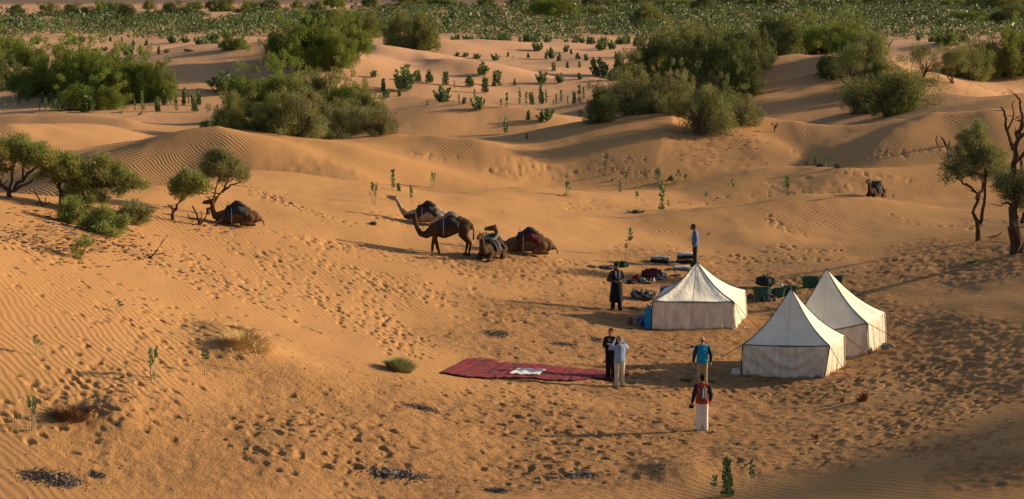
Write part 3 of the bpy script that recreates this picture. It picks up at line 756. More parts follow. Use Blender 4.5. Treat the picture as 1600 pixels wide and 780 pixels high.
# ---------------------------------------------------------------- near trees, drawn limb by limb
def near_tree(name, cat, label, px, py, limbs, clumps, leaf, seed, per=2300, L=.12, Wd=.034, push=0.0, group=None):
    """limbs: ([(dx,up)..] in photo pixels from the base, radius px); clumps: (dx, up, r)"""
    p = at(px, py, push); s = ppm(p); rs = np.random.RandomState(seed)
    r = empty(name, (p.x, p.y, gz(p.x, p.y) - .02)); tag(r, label, cat, group)
    tr = MB(); br = MB(); dep = {}
    for i, (pts, rp) in enumerate(limbs):
        P = []; dy = rs.uniform(-.9, .9)
        for j, (a, b) in enumerate(pts):
            base_y = dep.get((pts[0][0], pts[0][1]), 0.0)
            y = base_y + (0 if j == 0 else dy * (math.hypot(a - pts[0][0], b - pts[0][1]) / s) * .6)
            dep[(a, b)] = y; P.append(Vector((a / s, y, b / s)))
        # subdivide with a little wander
        Q = [P[0]]; 
        for u, v in zip(P[:-1], P[1:]):
            for k in (1, 2, 3):
                q = u.lerp(v, k / 3); w_ = rp / s * .5 if k < 3 else 0
                Q.append(q + Vector(rs.randn(3)) * w_)
        R0 = rp / s; m = tr if i == 0 else br
        m.tube(Q, [max(R0 * (1 - .6 * k / (len(Q) - 1)), .012) for k in range(len(Q))], 7)
        for k in range(2, len(Q)):                       # twigs
            if rs.rand() < .7:
                e = Q[k] + Vector((rs.randn() * .3, rs.randn() * .3, rs.uniform(-.05, .4)))
                br.tube([Q[k], Q[k].lerp(e, .5) + Vector(rs.randn(3)) * .04, e], [R0 * .22 + .006, R0 * .15 + .004, .004], 4)
    tr.v[0][:, 2] -= np.where(tr.v[0][:, 2] < .15, .25, 0)
    tr.build('trunk', BARK, r)
    if br.v: br.build('limbs', BARK, r)
    cs = []; rr = []
    ctr = sum(c[0] for c in clumps) / max(1, len(clumps))
    for (a, b, c) in clumps:
        for q in range(4):
            k = .72 if q else 1.0
            cs.append(((a + rs.randn() * c * .55 * (q > 0)) / s, rs.uniform(-1, 1) * (c * 1.1) / s + rs.randn() * .25, (b + rs.randn() * c * .45 * (q > 0)) / s)); rr.append(c / s * k * 1.35)
    if cs:
        V, F, T = lobes(cs, rr, per, L, Wd, rs, up=.4, shell=.75)
        link('foliage', fast_mesh('foliage', V, F, LEAF[leaf], T), r)
    return r
near_tree('desert_tree', 'tree', 'green tree with forked dark trunk cut by the left edge, left of the others', 16, 309,
  [([(0,0),(0,10)],5), ([(0,10),(-14,26),(-24,42),(-30,70)],3.5), ([(0,10),(18,26),(36,46),(46,62)],3), ([(0,10),(26,22),(48,36),(62,34)],2.5), ([(0,10),(2,34),(6,60),(2,80)],2.2), ([(18,26),(20,56),(26,78)],1.8)],
  [(-30,70,14),(-14,82,14),(4,84,14),(22,80,13),(38,74,12),(50,62,11),(-22,56,13),(0,62,12),(20,58,11),(56,50,9),(64,40,8),(-38,50,12),(-8,42,9)], 'bright', 31)
near_tree('desert_tree', 'tree', 'tall dark-trunked tree between the left edge tree and the low spreading one', 94, 324,
  [([(0,0),(0,26),(-3,36)],4.5), ([(-3,36),(-10,58),(-24,74),(-32,88)],2.6), ([(-3,36),(10,44),(26,40)],2.4), ([(10,44),(28,56),(40,72)],2), ([(-10,58),(0,76),(10,86)],1.8)],
  [(-34,86,12),(-20,80,12),(-6,78,12),(8,76,13),(22,70,12),(-14,64,11),(2,60,11),(18,54,10),(30,62,9),(-26,66,9),(-4,46,9),(-30,50,6)], 'bright', 32)
near_tree('desert_tree', 'tree', 'low spreading green tree on the sand bank, largest at left', 134, 330,
  [([(0,0),(-2,20),(4,36)],4.5), ([(4,36),(16,52),(24,66),(22,78)],2.8), ([(4,36),(-10,44),(-20,58)],2.4), ([(4,36),(28,44),(50,40),(66,44)],2.6), ([(28,44),(46,58),(60,62)],2), ([(-2,20),(-24,6),(-44,-12)],2.4), ([(0,8),(24,-8),(44,-22)],2.2)],
  [(22,74,13),(8,66,13),(34,64,13),(-8,60,12),(48,58,12),(62,52,11),(76,46,10),(90,42,7),(20,48,13),(40,42,12),(4,44,12),(-18,44,11),(56,34,10),(-22,28,13),(-10,12,13),(8,20,11),(26,22,10),(-20,-6,12),(-4,-12,13),(14,-12,13),(30,-10,12),(44,-18,12),(58,-22,11),(30,-28,12),(50,-36,10),(0,-26,10),(70,-10,8)], 'bright', 33, per=2100)
near_tree('desert_shrub', 'shrub', 'grey-green shrub at the right foot of the low spreading tree', 205, 350,
  [([(0,0),(4,14),(8,26)],2), ([(0,0),(-10,16),(-16,28)],1.6), ([(0,0),(14,10),(22,20)],1.5)],
  [(4,20,10),(-10,22,9),(16,18,9),(0,8,9),(-16,10,9),(18,6,8),(4,32,6)], 'grey', 34)
near_tree('desert_shrub', 'shrub', 'feathery green shrub spilling down the bank under the low spreading tree', 160, 366,
  [([(0,0),(4,14),(10,26)],2.2), ([(0,0),(-12,12),(-22,22)],1.6), ([(0,0),(16,10),(28,16)],1.6)],
  [(4,22,12),(-12,18,12),(18,14,12),(30,12,10),(-24,16,11),(0,6,11),(16,2,9),(-14,4,10),(8,34,10),(34,24,8)], 'bright', 44)
near_tree('desert_shrub', 'shrub', 'feathery shrub low between the dark-trunked tree and the spreading one', 112, 348,
  [([(0,0),(2,14),(6,24)],2), ([(0,0),(-10,12),(-14,22)],1.6)],
  [(2,22,12),(-12,16,11),(14,14,11),(0,6,10),(8,32,9),(-8,30,8)], 'bright', 45)
near_tree('desert_shrub', 'shrub', 'small green sapling on the bright slope below the low spreading tree', 124, 405,
  [([(0,0),(4,12),(14,24)],1.5), ([(0,0),(-4,14),(-4,26)],1.2)],
  [(2,24,6),(12,26,6),(-5,14,5),(20,28,4),(-2,6,5),(4,32,3.5)], 'bright', 35)
near_tree('desert_tree', 'tree', 'small leaning tree, left one of the pair beside the resting camel', 269, 344,
  [([(0,0),(2,14),(12,30)],3.6), ([(12,30),(24,40),(30,46)],2.6), ([(24,42),(40,44),(50,42)],1.8), ([(2,16),(-3,22),(-7,26)],1.5), ([(24,40),(20,56),(16,70)],1.8), ([(30,46),(42,56),(50,62)],1.6)],
  [(8,58,11),(18,64,12),(30,58,12),(42,58,11),(20,48,10),(36,50,10),(6,48,8),(52,54,9),(18,76,6),(16,38,5)], 'bright', 36)
near_tree('desert_tree', 'tree', 'taller leaning tree, right one of the pair, its trunk over the resting camel', 325, 336,
  [([(0,0),(8,18),(20,34)],3.8), ([(20,34),(26,48),(32,66)],2.6), ([(4,10),(12,34),(20,60)],1.8), ([(20,34),(34,46),(50,50)],2), ([(32,66),(20,84),(12,92)],1.6), ([(32,66),(44,74),(54,72)],1.5)],
  [(4,84,11),(16,90,12),(28,88,12),(8,72,11),(22,74,12),(36,74,11),(48,66,11),(56,62,8),(-2,64,9),(30,62,9),(16,98,7),(44,80,7)], 'grey', 37)
LEAF['pale'] = mat('tamarisk_pale', (.24, .25, .11), .8, transl=.3, attr='tint', var=.2, scale=1.0)
near_tree('desert_tree', 'tree', 'slender light green tree with thin twin trunk near the right edge', 1527, 377,
  [([(0,0),(-2,32),(-2,64)],5), ([(-2,64),(-8,78),(-26,90),(-36,98)],2.6), ([(-2,64),(6,86),(16,106)],3), ([(0,20),(5,62),(2,104),(-4,128)],3), ([(6,86),(10,112),(4,150)],2.2), ([(2,104),(-16,112),(-28,106)],2)],
  [(-42,112,13),(-28,118,14),(-12,124,15),(4,128,15),(18,122,14),(-22,136,14),(-4,146,15),(14,142,14),(-14,158,13),(4,166,12),(-26,160,8),(-2,178,8),(26,134,12),(34,116,11),(-34,104,9),(10,104,11),(-8,106,11)], 'pale', 38, per=2100)
near_tree('desert_tree', 'tree', 'thick-trunked half-dead tree with bare twisted top at the right edge', 1588, 395,
  [([(0,0),(-4,50),(-6,100)],12), ([(-6,100),(-10,140),(-8,178),(-4,205)],6), ([(-6,100),(10,130),(18,150)],4.5), ([(-4,40),(10,50),(26,62)],6), ([(-6,72),(-16,80),(-24,74)],2.5),
   ([(-9,160),(-20,190),(-26,216),(-32,226)],2.8), ([(-8,178),(0,204),(-2,232),(-8,246)],2.8), ([(-8,178),(8,196),(20,214),(24,232)],2.4), ([(-10,140),(8,166),(22,176),(34,190)],2.8), ([(0,204),(10,220),(16,238)],1.8), ([(-20,190),(-12,212),(-14,234)],1.6), ([(20,214),(8,228),(4,244)],1.4)],
  [(-22,118,13),(-8,112,14),(8,108,14),(20,112,14),(-16,96,12),(0,92,13),(16,92,13),(-28,104,11),(26,128,12),(-32,126,8),(10,76,10)], 'pale', 39, per=2100)

# dead wood
def dead(px, py, parts, label, name='dead_branch', cat='branch', seed=0, m=None, group=None):
    p = at(px, py); s = ppm(p); rs = np.random.RandomState(seed); b = MB()
    for pts, rp in parts:
        P = [Vector((a / s, rs.randn() * .06, c / s)) for a, c in pts]
        b.tube(P, [max(rp / s * (1 - .6 * i / len(P)), .008) for i in range(len(P))], 5)
    o = b.build(name, m or BARK); o.location = (p.x, p.y, gz(p.x, p.y)); tag(o, label, cat, group); return o
dead(236, 404, [([(-12,-1),(0,2),(8,10),(18,26),(26,36)],1.6), ([(8,6),(18,8),(22,4)],1.2), ([(0,2),(-6,8),(-8,4)],1)], 'forked dead branch lying on the bright slope at left', seed=1)
dead(312, 352, [([(0,0),(-4,16),(-10,30)],2), ([(0,0),(10,12),(14,24)],1.6), ([(-4,8),(-14,10),(-18,18)],1.3), ([(6,6),(26,4),(34,8)],1.5), ([(0,4),(4,14),(2,22)],1.2)], 'tangle of dead wood at the foot of the leaning tree', seed=2)
dead(66, 322, [([(0,0),(-4,10),(-12,24)],1.6), ([(0,0),(10,6),(16,2)],1.4), ([(-4,6),(-10,2)],1.2), ([(4,2),(6,14)],1.0)], 'small fallen branches between the two left trees', seed=3)
dead(1478, 228, [([(0,0),(-3,8),(-8,14)],1.8), ([(-12,0),(-16,10),(-14,16)],1.2), ([(4,0),(6,8)],1.4)], 'broken stump sticking from the sand left of the right-edge trees', seed=4)
dead(1210, 206, [([(0,0),(1,8),(-5,13)],1.2), ([(0,4),(6,12)],1), ([(1,8),(4,14)],.8)], 'tiny bare shrub on the sand beside the right bush mass', name='dead_shrub', cat='shrub', seed=5)
dead(1545, 372, [([(0,0),(14,4),(20,8)],1.2), ([(4,0),(8,3)],1)], 'fallen stick between the two right-edge trees', seed=6)
dead(1385, 48 + 38, [([(0,0),(4,14),(10,24)],1.2), ([(4,14),(-2,20)],.9)], 'bare twig standing on the crest right of the mound trees', seed=7)
dead(1340, 745, [([(-4,8),(2,5),(10,0)],.8)], 'pale dry stalk leaning in the shaded foreground at right', m=STRAW, seed=8, name='dry_stalk', cat='stalk')

# ---------------------------------------------------------------- leafy milkweed shrubs
CLEAF = mat('broad_leaf', (.085, .140, .052), .55, transl=.18, attr='tint', spec=.4)
CSTEM = mat('pale_stem', (.36, .32, .18), .85, .2, 8)
def leafset(P, N, Ls, Wd, rs, tint):
    """oval leaves of four triangles each"""
    n = len(P); side = np.cross(N, np.array([0, 0, 1.]) + rs.randn(n, 3) * .4); side /= np.linalg.norm(side, axis=1)[:, None] + 1e-9
    upv = np.cross(side, N); Ls = Ls[:, None]; W_ = Ls * Wd
    V = np.stack([P, P + N * Ls * .45 + side * W_, P + N * Ls * 1.0 + upv * Ls * .1, P + N * Ls * .45 - side * W_, P + N * Ls * .5 - upv * Ls * .06], 1)
    f = np.array([(0, 1, 4), (1, 2, 4), (2, 3, 4), (3, 0, 4)]); F = (np.arange(n)[:, None, None] * 5 + f[None]).reshape(-1, 3)
    return V.reshape(-1, 3), F, np.repeat(tint, 4, axis=0)
def milkweed(seed, stems, h, leaf=.24, bare=.3, spread=.25, dens=9.0, fat=1.0, lowpoly=False):
    """stems: number; bare: leafless fraction of each stem"""
    rs = np.random.RandomState(seed); P = []; N = []; Ls = []; T = []; b = MB()
    for k in range(stems):
        a = rs.uniform(0, 6.28); q = rs.uniform(.1, 1) if stems > 1 else .1
        hh = h * (rs.uniform(.35 if stems > 6 else .6, 1.0) if k else 1.0) * (1 - .25 * (q if stems > 4 else 0)); top = np.array([math.cos(a) * spread * q, math.sin(a) * spread * q, hh])
        base = np.array([math.cos(a) * .05 * min(stems, 4), math.sin(a) * .05 * min(stems, 4), -.06])
        mid = (base + top) / 2 + np.array([rs.randn() * .03, rs.randn() * .03, 0]) + (top - base) * np.array([.15, .15, 0])
        b.tube([base, mid, top], [.024, .018, .008], 4 if lowpoly else 5)
        n_ = max(3, int((1 - bare) * hh * dens))
        for i in range(n_):
            t = bare + (1 - bare) * (i + .5) / n_; c = (1 - t) ** 2 * base + 2 * t * (1 - t) * mid + t * t * top
            th = i * 1.57 + rs.uniform(-.4, .4)
            for s_ in (0, math.pi) if not lowpoly else (0, 2.1, 4.2):
                az_ = th + s_; up = .55 + .75 * t
                d = np.array([math.cos(az_), math.sin(az_), up]); P.append(c); N.append(d / np.linalg.norm(d))
                Ls.append(leaf * fat * rs.uniform(.75, 1.2) * (1.0 if t < .93 else .7))
                g_ = rs.uniform(.75, 1.35); tip = rs.rand() < (.3 if t > .9 else .04)
                T.append((2.4, 2.2, 2.4) if tip else (g_, g_, g_ * .95))
    V, F, Tn = leafset(np.array(P), np.array(N), np.array(Ls), .34, rs, np.array(T))
    lm = fast_mesh('leaves', V, F, CLEAF, Tn, smooth=False)
    if stems in (3, 6):                                   # stems one can pick apart: a mesh each
        out = []
        for v in b.v:
            q = MB(); k_ = len(v) // 3
            F_ = [(i * k_ + j, i * k_ + (j + 1) % k_, (i + 1) * k_ + (j + 1) % k_, (i + 1) * k_ + j) for i in range(2) for j in range(k_)] + [tuple(range(k_))[::-1], tuple(range(2 * k_, 3 * k_))]
            out.append(q.add(v, F_).mesh('stem', CSTEM))
        return lm, out, h
    return lm, b.mesh('stems', CSTEM), h
MW = {
 's': [milkweed(40 + i, 1, 1.5, bare=.12, dens=13, spread=.1) for i in range(3)],                # one leafy column
 'c': [milkweed(45, 2, 1.5, leaf=.19, bare=.04, dens=26, spread=.10)],                          # dense column
 't': [milkweed(50 + i, 1, 1.5, bare=.55, dens=11, spread=.15) for i in range(2)],               # leafy head on a bare stem
 'd': [milkweed(60 + i, 3, 1.5, bare=.15, dens=12, spread=.3) for i in range(2)],                # two or three columns
 'b': [milkweed(70 + i, 16, 1.5, bare=.12, dens=12, spread=.8, fat=1.1) for i in range(3)],       # round bush
 'm': [milkweed(80 + i, 6, 1.5, bare=.62, dens=10, spread=.55) for i in range(2)],               # several heads on bare stems
 'f': [milkweed(90 + i, 7, 1.5, bare=.08, dens=13, spread=.38) for i in range(3)],                # dense upright clump
}
cm = random.Random(3); MWC = {}
def mw(px, py, h, kind, label, group, w=None):
    p = at(px, py); s = ppm(p); L_ = MW[kind]; i = MWC.get(kind, 0); MWC[kind] = i + 1; lm, sm, h0 = L_[i % len(L_)]
    r = empty('milkweed_shrub', (p.x, p.y, gz(p.x, p.y) - .02), cm.uniform(0, 6.28)); tag(r, label, 'shrub', group)
    k = h / s / h0; kw = k
    if w:
        w0 = {'s': .35, 'c': .45, 't': .35, 'd': .75, 'b': 1.9, 'm': 1.3, 'f': 1.0}[kind]; kw = w / s / w0 * 1.15
    else: kw = min(max(k * 1.15, .75), 1.5)
    r.scale = (kw, kw, k); link('leaves', lm, r)
    if isinstance(sm, list):
        for q in sm: link('stem', q, r)
    else: link('stems', sm, r)
    return r
def row(items, phrase, group):
    items = sorted(items, key=lambda q: q[0]); desc = {'s': 'columnar', 't': 'bare-stemmed', 'd': 'forked', 'b': 'rounded', 'm': 'sparse many-stemmed', 'f': 'upright clumped'}
    for i, q in enumerate(items):
        mw(q[0], q[1], q[2], q[3], f'{desc[q[3]]} leafy shrub, {ordw(i)} from the left {phrase}', group, q[4] if len(q) > 4 else None)
row([(8,172,19,'s'),(22,172,20,'s'),(30,164,21,'s'),(44,161,22,'d'),(54,170,10,'s'),(62,174,11,'s'),(67,164,20,'d'),(71,176,20,'s'),(77,163,17,'d'),(80,176,13,'s'),(88,177,20,'s'),(94,177,12,'s'),(92,158,15,'s'),(140,175,27,'f',34),(183,169,26,'f',11),(211,173,17,'s'),(222,175,32,'s'),(247,175,26,'f',13),(258,164,24,'f',12),(266,164,13,'s'),(275,175,27,'s'),(288,165,30,'f',12),(294,164,20,'s'),(305,175,32,'f',15)], 'below the big left thicket', 'shrubs in the row below the left thicket')
row([(58,70,14,'b',24),(85,76,9,'f'),(115,70,15,'f',13),(128,66,12,'b',20),(143,64,9,'f'),(172,65,10,'f'),(191,65,8,'f'),(208,72,11,'f'),(220,86,16,'f',9),(200,87,20,'b',30),(181,82,12,'f'),(147,82,8,'b',12),(164,80,8,'b',14),(228,72,12,'f'),(237,74,8,'s'),(248,85,14,'f'),(260,83,8,'b',12),(296,81,6,'b',22),(270,68,14,'b',24),(290,67,12,'b',20),(310,70,13,'b',18),(343,75,9,'f')], 'on the pale flat at upper left', 'shrubs on the pale flat at upper left')
row([(352,146,38,'b',66),(532,118,12,'s'),(583,121,13,'b',15),(599,143,22,'f',14),(632,142,44,'b',52),(655,127,20,'f',16),(602,154,15,'b',20),(624,151,12,'f'),(670,129,22,'f',17),(696,134,24,'f',18),(710,138,12,'s'),(733,136,22,'f',19),(754,118,23,'b',25),(776,135,28,'f',21),(758,146,27,'f',17),(804,134,12,'f'),(691,160,28,'b',37),(717,162,15,'s'),(748,172,24,'b',32),(741,156,16,'s'),(724,162,12,'f'),(668,165,8,'s'),(310,165,26,'f',12)], 'in the middle dune hollow', 'shrubs in the middle hollow')
row([(783,167,13,'s'),(792,168,23,'s'),(812,165,27,'s'),(822,164,20,'s'),(832,164,24,'f',12),(845,163,38,'f',13),(853,163,22,'s'),(865,165,9,'s'),(869,165,19,'s'),(876,161,20,'s'),(887,163,14,'s'),(897,163,22,'f',9),(905,161,28,'s'),(911,156,20,'s'),(826,188,18,'f'),(850,190,24,'b',35),(788,210,26,'d'),(823,218,10,'s')], 'in the dark columnar row', 'columnar shrubs in the dark row')
row([(714,88,8,'b',10),(727,89,9,'b',14),(746,92,10,'b',17),(774,95,13,'b',17),(793,89,9,'f'),(801,91,4,'s'),(825,91,10,'f'),(840,80,17,'b',27),(853,93,12,'f'),(862,92,20,'b',19),(874,96,16,'f'),(865,111,15,'f'),(846,130,21,'b',25),(875,130,18,'b',17),(886,107,12,'f'),(905,106,12,'f'),(884,82,14,'b',14),(893,85,10,'f'),(902,93,12,'f',12),(917,95,12,'f',12),(939,79,18,'b',27),(956,77,16,'b',22),(964,93,15,'b',16),(906,124,12,'b',12),(939,121,36,'b',42),(955,127,20,'b',18),(979,84,9,'s'),(987,99,15,'f')], 'on the upper middle dune flats', 'shrubs on the upper middle dune flats')
row([(584,319,40,'m',18),(613,296,32,'s'),(624,299,16,'f',9),(644,318,34,'m',14),(677,293,28,'m',14),(584,351,6,'f')], 'on sand behind the camels', 'shrubs on the sand behind the camels')
row([(884,305,26,'m',22),(957,271,10,'s'),(957,282,4,'s'),(978,292,24,'t'),(968,302,20,'s'),(995,324,26,'t'),(1034,334,46,'s',10),(1043,334,22,'t'),(993,333,6,'b'),(1102,317,20,'t'),(1143,309,29,'t'),(1014,278,17,'m',8),(1031,288,29,'m',22),(1048,282,9,'f'),(1059,282,21,'m',12),(1071,284,14,'m',12)], 'in the hollow behind the tents', 'shrubs in the hollow behind the tents')
row([(1260,258,7,'s'),(1273,258,14,'s'),(1282,261,7,'f'),(1291,262,15,'t'),(1296,262,16,'t'),(1310,263,11,'f'),(1229,309,33,'s',9)], 'beyond the right dune crest', 'shrubs beyond the right dune crest')
mw(983,401,45,'t','tall single stem with a small leafy head above the man in the long dark robe','lone milkweed stems')
mw(978,396,16,'t','short leafy stem left of the tall one behind the robed man','lone milkweed stems')
mw(1107,373,8,'t','tiny two-headed seedling right of the man in the blue shirt','lone milkweed stems')
mw(50,670,63,'m','tall three-headed milkweed on bare yellow stems in the left foreground','foreground milkweeds',34)
mw(25,663,30,'m','short milkweed beside the three-headed one at the far left foreground','foreground milkweeds',9)
mw(55,553,30,'t','single yellow-stemmed milkweed on the left slope above the three-headed one','foreground milkweeds')
mw(240,594,60,'m','spreading bare-stemmed milkweed on the left slope','foreground milkweeds',34)
mw(320,585,36,'t','straight single milkweed stem beside the dry straw clump','foreground milkweeds')
mw(187,488,18,'t','tiny milkweed stem high on the left slope','foreground milkweeds')
mw(1136,775,62,'c','dense dark leafy column at the bottom edge, tallest of three','foreground milkweeds',24)
mw(1117,782,42,'t','thin bare-stemmed milkweed left of the dense column at the bottom edge','foreground milkweeds')
mw(1171,782,64,'t','tall milkweed with one leafy head right of the dense column','foreground milkweeds')
mw(1332,735,10,'t','small leaning seedling alone in the shaded lower right','foreground milkweeds')

# ---------------------------------------------------------------- the far shrub field
def lowshrub(seed):
    rs = np.random.RandomState(seed); n = 20; P = np.stack([rs.randn(n) * .34, rs.randn(n) * .34, rs.uniform(.05, 1.25, n)], 1)
    N = rs.randn(n, 3) * .5 + np.array([0, 0, 1.0]) + P * np.array([1, 1, 0]); N /= np.linalg.norm(N, axis=1)[:, None]
    side = np.cross(N, rs.randn(n, 3)); side /= np.linalg.norm(side, axis=1)[:, None]; L_ = rs.uniform(.20, .34, (n, 1))
    V = np.stack([P - side * L_ * .30, P + side * L_ * .30, P + N * L_ + side * L_ * .2, P + N * L_ - side * L_ * .2], 1).reshape(-1, 3)
    g_ = rs.uniform(.7, 1.3, (n, 1)); T = np.repeat(g_, 3, 1); T *= np.array([1.05, 1.0, .8]); T[(P[:, 2] > 1.0) & (rs.rand(n) < .25)] *= np.array([1.25, 1.2, 1.25])
    return V, T
LS = [lowshrub(k) for k in range(6)]
rf = np.random.RandomState(12)
def near_edge(px):    # the row (photo pixels) where the field begins
    return np.interp(px, [-900, 0, 120, 260, 330, 430, 600, 680, 760, 1060, 1150, 1250, 1370, 1480, 1600, 2500], [50, 58, 52, 66, 70, 56, 60, 66, 64, 68, 80, 72, 60, 62, 58, 55])
def far_edge(px): return np.interp(px, [-900, 0, 300, 520, 800, 1100, 1600, 2500], [26, 26, 22, 15, 9, 4, 2, 2])
pts = []
N_ = 46000
yy = rf.uniform(0, 1, N_); X_ = rf.uniform(-1, 1, N_)
rr_ = np.sqrt(rf.uniform(450 ** 2, 1500 ** 2, N_)); aa = R(17) * X_
x_ = np.sin(aa) * rr_; y_ = np.cos(aa) * rr_
pxs = 800 + FPX * x_ / y_; z_ = H(x_, y_); pys = YH + (CH - z_) * FPX / y_
dn = fbm(x_ / 28, y_ / 60, 77, 3)
keep = (pys < near_edge(pxs) + 4 * rf.randn(N_)) & (pys > far_edge(pxs)) & (dn > -.32 + .25 * (pys < far_edge(pxs) + 5)) & (rf.rand(N_) < np.interp(rr_, [450, 800, 1500], [1, .85, .55]))
x_, y_, z_, pxs, pys = (a[keep] for a in (x_, y_, z_, pxs, pys))
o_ = np.argsort(y_); x_, y_, z_, pxs, pys = (a[o_] for a in (x_, y_, z_, pxs, pys))
vis = (pxs > -5) & (pxs < 1605)
ind = np.where(vis)[0][:130]; rest = np.setdiff1d(np.arange(len(x_)), ind)
for i in ind:
    k = cm.choice(['b', 'f', 'b']); lm, sm, h0 = MW[k][cm.randrange(3)]
    o = empty('milkweed_shrub', (x_[i], y_[i], z_[i] - .05), cm.uniform(0, 6.28)); tag(o, 'grey-green shrub standing along the near edge of the dense far shrub field', 'shrub', 'shrubs along the near edge of the far field')
    q = cm.uniform(1.0, 1.6); o.scale = (q * 1.1, q * 1.1, q); link('leaves', lm, o); link('stems', sm, o)
VV = []; TT = []
which = rf.randint(0, 6, len(rest)); ang = rf.uniform(0, 6.28, len(rest)); scl = (.8 + 1.1 * rf.rand(len(rest)) ** 2) * np.where(rf.rand(len(rest)) < .05, 1.9, 1) * np.interp(y_[rest], [450, 900, 1500], [1, 1.1, 1.3])
for k in range(6):
    m = which == k; V0, T0 = LS[k]; c, s_ = np.cos(ang[m]), np.sin(ang[m])
    X = (V0[None, :, 0] * c[:, None] - V0[None, :, 1] * s_[:, None]) * scl[m][:, None] * 1.5 + x_[rest][m][:, None]
    Y = (V0[None, :, 0] * s_[:, None] + V0[None, :, 1] * c[:, None]) * scl[m][:, None] * 1.5 + y_[rest][m][:, None]
    Z = V0[None, :, 2] * scl[m][:, None] + z_[rest][m][:, None]
    VV.append(np.stack([X, Y, Z], -1).reshape(-1, 3)); g_ = rf.uniform(.65, 1.15, (m.sum(), 1, 1)) * np.where(scl[m] > 2, .7, 1)[:, None, None]; TT.append((T0[None] * g_).reshape(-1, 3))
VV = np.concatenate(VV); TT = np.concatenate(TT)
fm = fast_mesh('shrub_field', VV, np.arange(len(VV)).reshape(-1, 4), CLEAF, TT)

tag(link('shrub_field', fm), 'dense field of low grey-green shrubs on the far flat', kind='stuff')
# ---------------------------------------------------------------- animals
CAMEL = {
 'brown': mat('camel_brown', (.115, .062, .034), .95, .45, 5, .05, 25), 'dark': mat('camel_dark', (.075, .041, .024), .95, .45, 5, .05, 25),
 'white': mat('camel_white', (.38, .28, .19), .95, .3, 5, .05, 25), 'grey': mat('camel_tan', (.15, .085, .047), .95, .4, 5, .05, 25)}
EYE = mat('dark_eye', (.01, .008, .006), .2)
BLANKET = {
 'green': mat('green_cloth', (.012, .045, .035), .9, .25, 8), 'dark': mat('dark_cloth', (.03, .028, .035), .9, .3, 8), 'red': mat('red_cloth', (.24, .02, .025), .9, .2, 6),
 'blue': mat('blue_cloth', (.03, .036, .048), .9, .25, 7), 'maroon': mat('maroon_cloth', (.085, .02, .022), .9, .25, 7), 'pale': mat('pale_cloth', (.45, .44, .46), .9, .15, 6),
 'olive': mat('olive_grey_cloth', (.20, .19, .14), .9, .25, 5), 'turq': mat('turquoise_cloth', (.01, .24, .50), .85, .15, 5), 'grey': mat('grey_cloth', (.16, .16, .17), .9, .25, 6)}
def camel_head(m, tip, poll, k=1.0):
    tip = Vector(tip); poll = Vector(poll); d = (tip - poll).normalized(); L_ = (tip - poll).length; up = Vector((0, 0, 1)) - d * d.z; up.normalize(); sd = d.cross(up)
    m.cap(poll + d * .02, poll + d * L_ * .5, .125 * k, .10 * k); m.cap(poll + d * L_ * .45, tip - d * .06, .095 * k, .075 * k)
    m.cap(tip - d * .07 - up * .03, tip - d * .03 - up * .05, .065 * k, .055 * k)            # lips
    m.cap(poll + d * L_ * .2 - up * .07, poll + d * L_ * .7 - up * .08, .07 * k, .045 * k)    # jaw
    for s in (-1, 1):
        m.cap(poll - d * .02 + up * .08 + sd * s * .08, poll - d * .07 + up * .18 + sd * s * .12, .035, .018)
        m.cap(poll + d * L_ * .33 + up * .06 + sd * s * .07, poll + d * L_ * .38 + up * .05 + sd * s * .08, .035, .03)
    return [poll + d * L_ * .36 + up * .055 + sd * s * .105 for s in (-1, 1)]
def chain(m, pts):
    for (a, ra), (b_, rb) in zip(pts[:-1], pts[1:]): m.cap(a, b_, ra, rb)
def saddle(root, path, rad, bl, roll, red_band=False, handle=True):
    """path: centre line of the back (x,z); a draped pad, a padded roll round the hump and a metal grip"""
    x0, x1, zt, w, drop = path
    V = []; nu, nv = 14, 12
    for i in range(nu + 1):
        x = lerp(x0, x1, i / nu)
        for j in range(nv + 1):
            t = (j / nv - .5) * 2; a = t * 1.45
            hump = zt(x)
            y = math.sin(a) * w * (1 + .04 * math.sin(i * 2.1 + j)); z = hump - (1 - math.cos(a)) * drop + .012 * math.sin(i * 1.7 + j * 2.3)
            V.append((x, y, z))
    F = [(i * (nv + 1) + j, i * (nv + 1) + j + 1, (i + 1) * (nv + 1) + j + 1, (i + 1) * (nv + 1) + j) for i in range(nu) for j in range(nv)]
    o = MB().add(V, F).build('saddle_blanket', BLANKET[bl], root, smooth=True); q = o.modifiers.new('thickness', 'SOLIDIFY'); q.thickness = .04; q.offset = 1
    # roll round the hump
    P = [(lerp(x0, x1, .5) + math.cos(t) * abs(x1 - x0) * .40, math.sin(t) * w * .62, zt(lerp(x0, x1, .5) + math.cos(t) * abs(x1 - x0) * .40) + .05 - abs(math.sin(t)) * drop * .14) for t in np.linspace(0, 2 * math.pi, 17)]
    MB().tube(P, .075, 8).build('saddle_roll', BLANKET[roll], root, smooth=True)
    if handle:
        fx = max(x0, x1) - abs(x1 - x0) * .12; z = zt(fx) + .04
        MB().tube([(fx - .06, -.05, z), (fx, 0, z + .24)], .014, 6).tube([(fx, -.16, z + .24), (fx, .16, z + .24)], .016, 6).build('grip_bar', STEEL, root)
    g_ = MB(); xm = lerp(x0, x1, .72)
    P = [(xm, math.sin(a) * (w + .05), zt(xm) - (1 - math.cos(a)) * (drop + .03) + .03) for a in np.linspace(-2.3, 2.3, 13)]
    g_.tube(P, .016, 5).build('girth_strap', BLANKET['pale'], root)
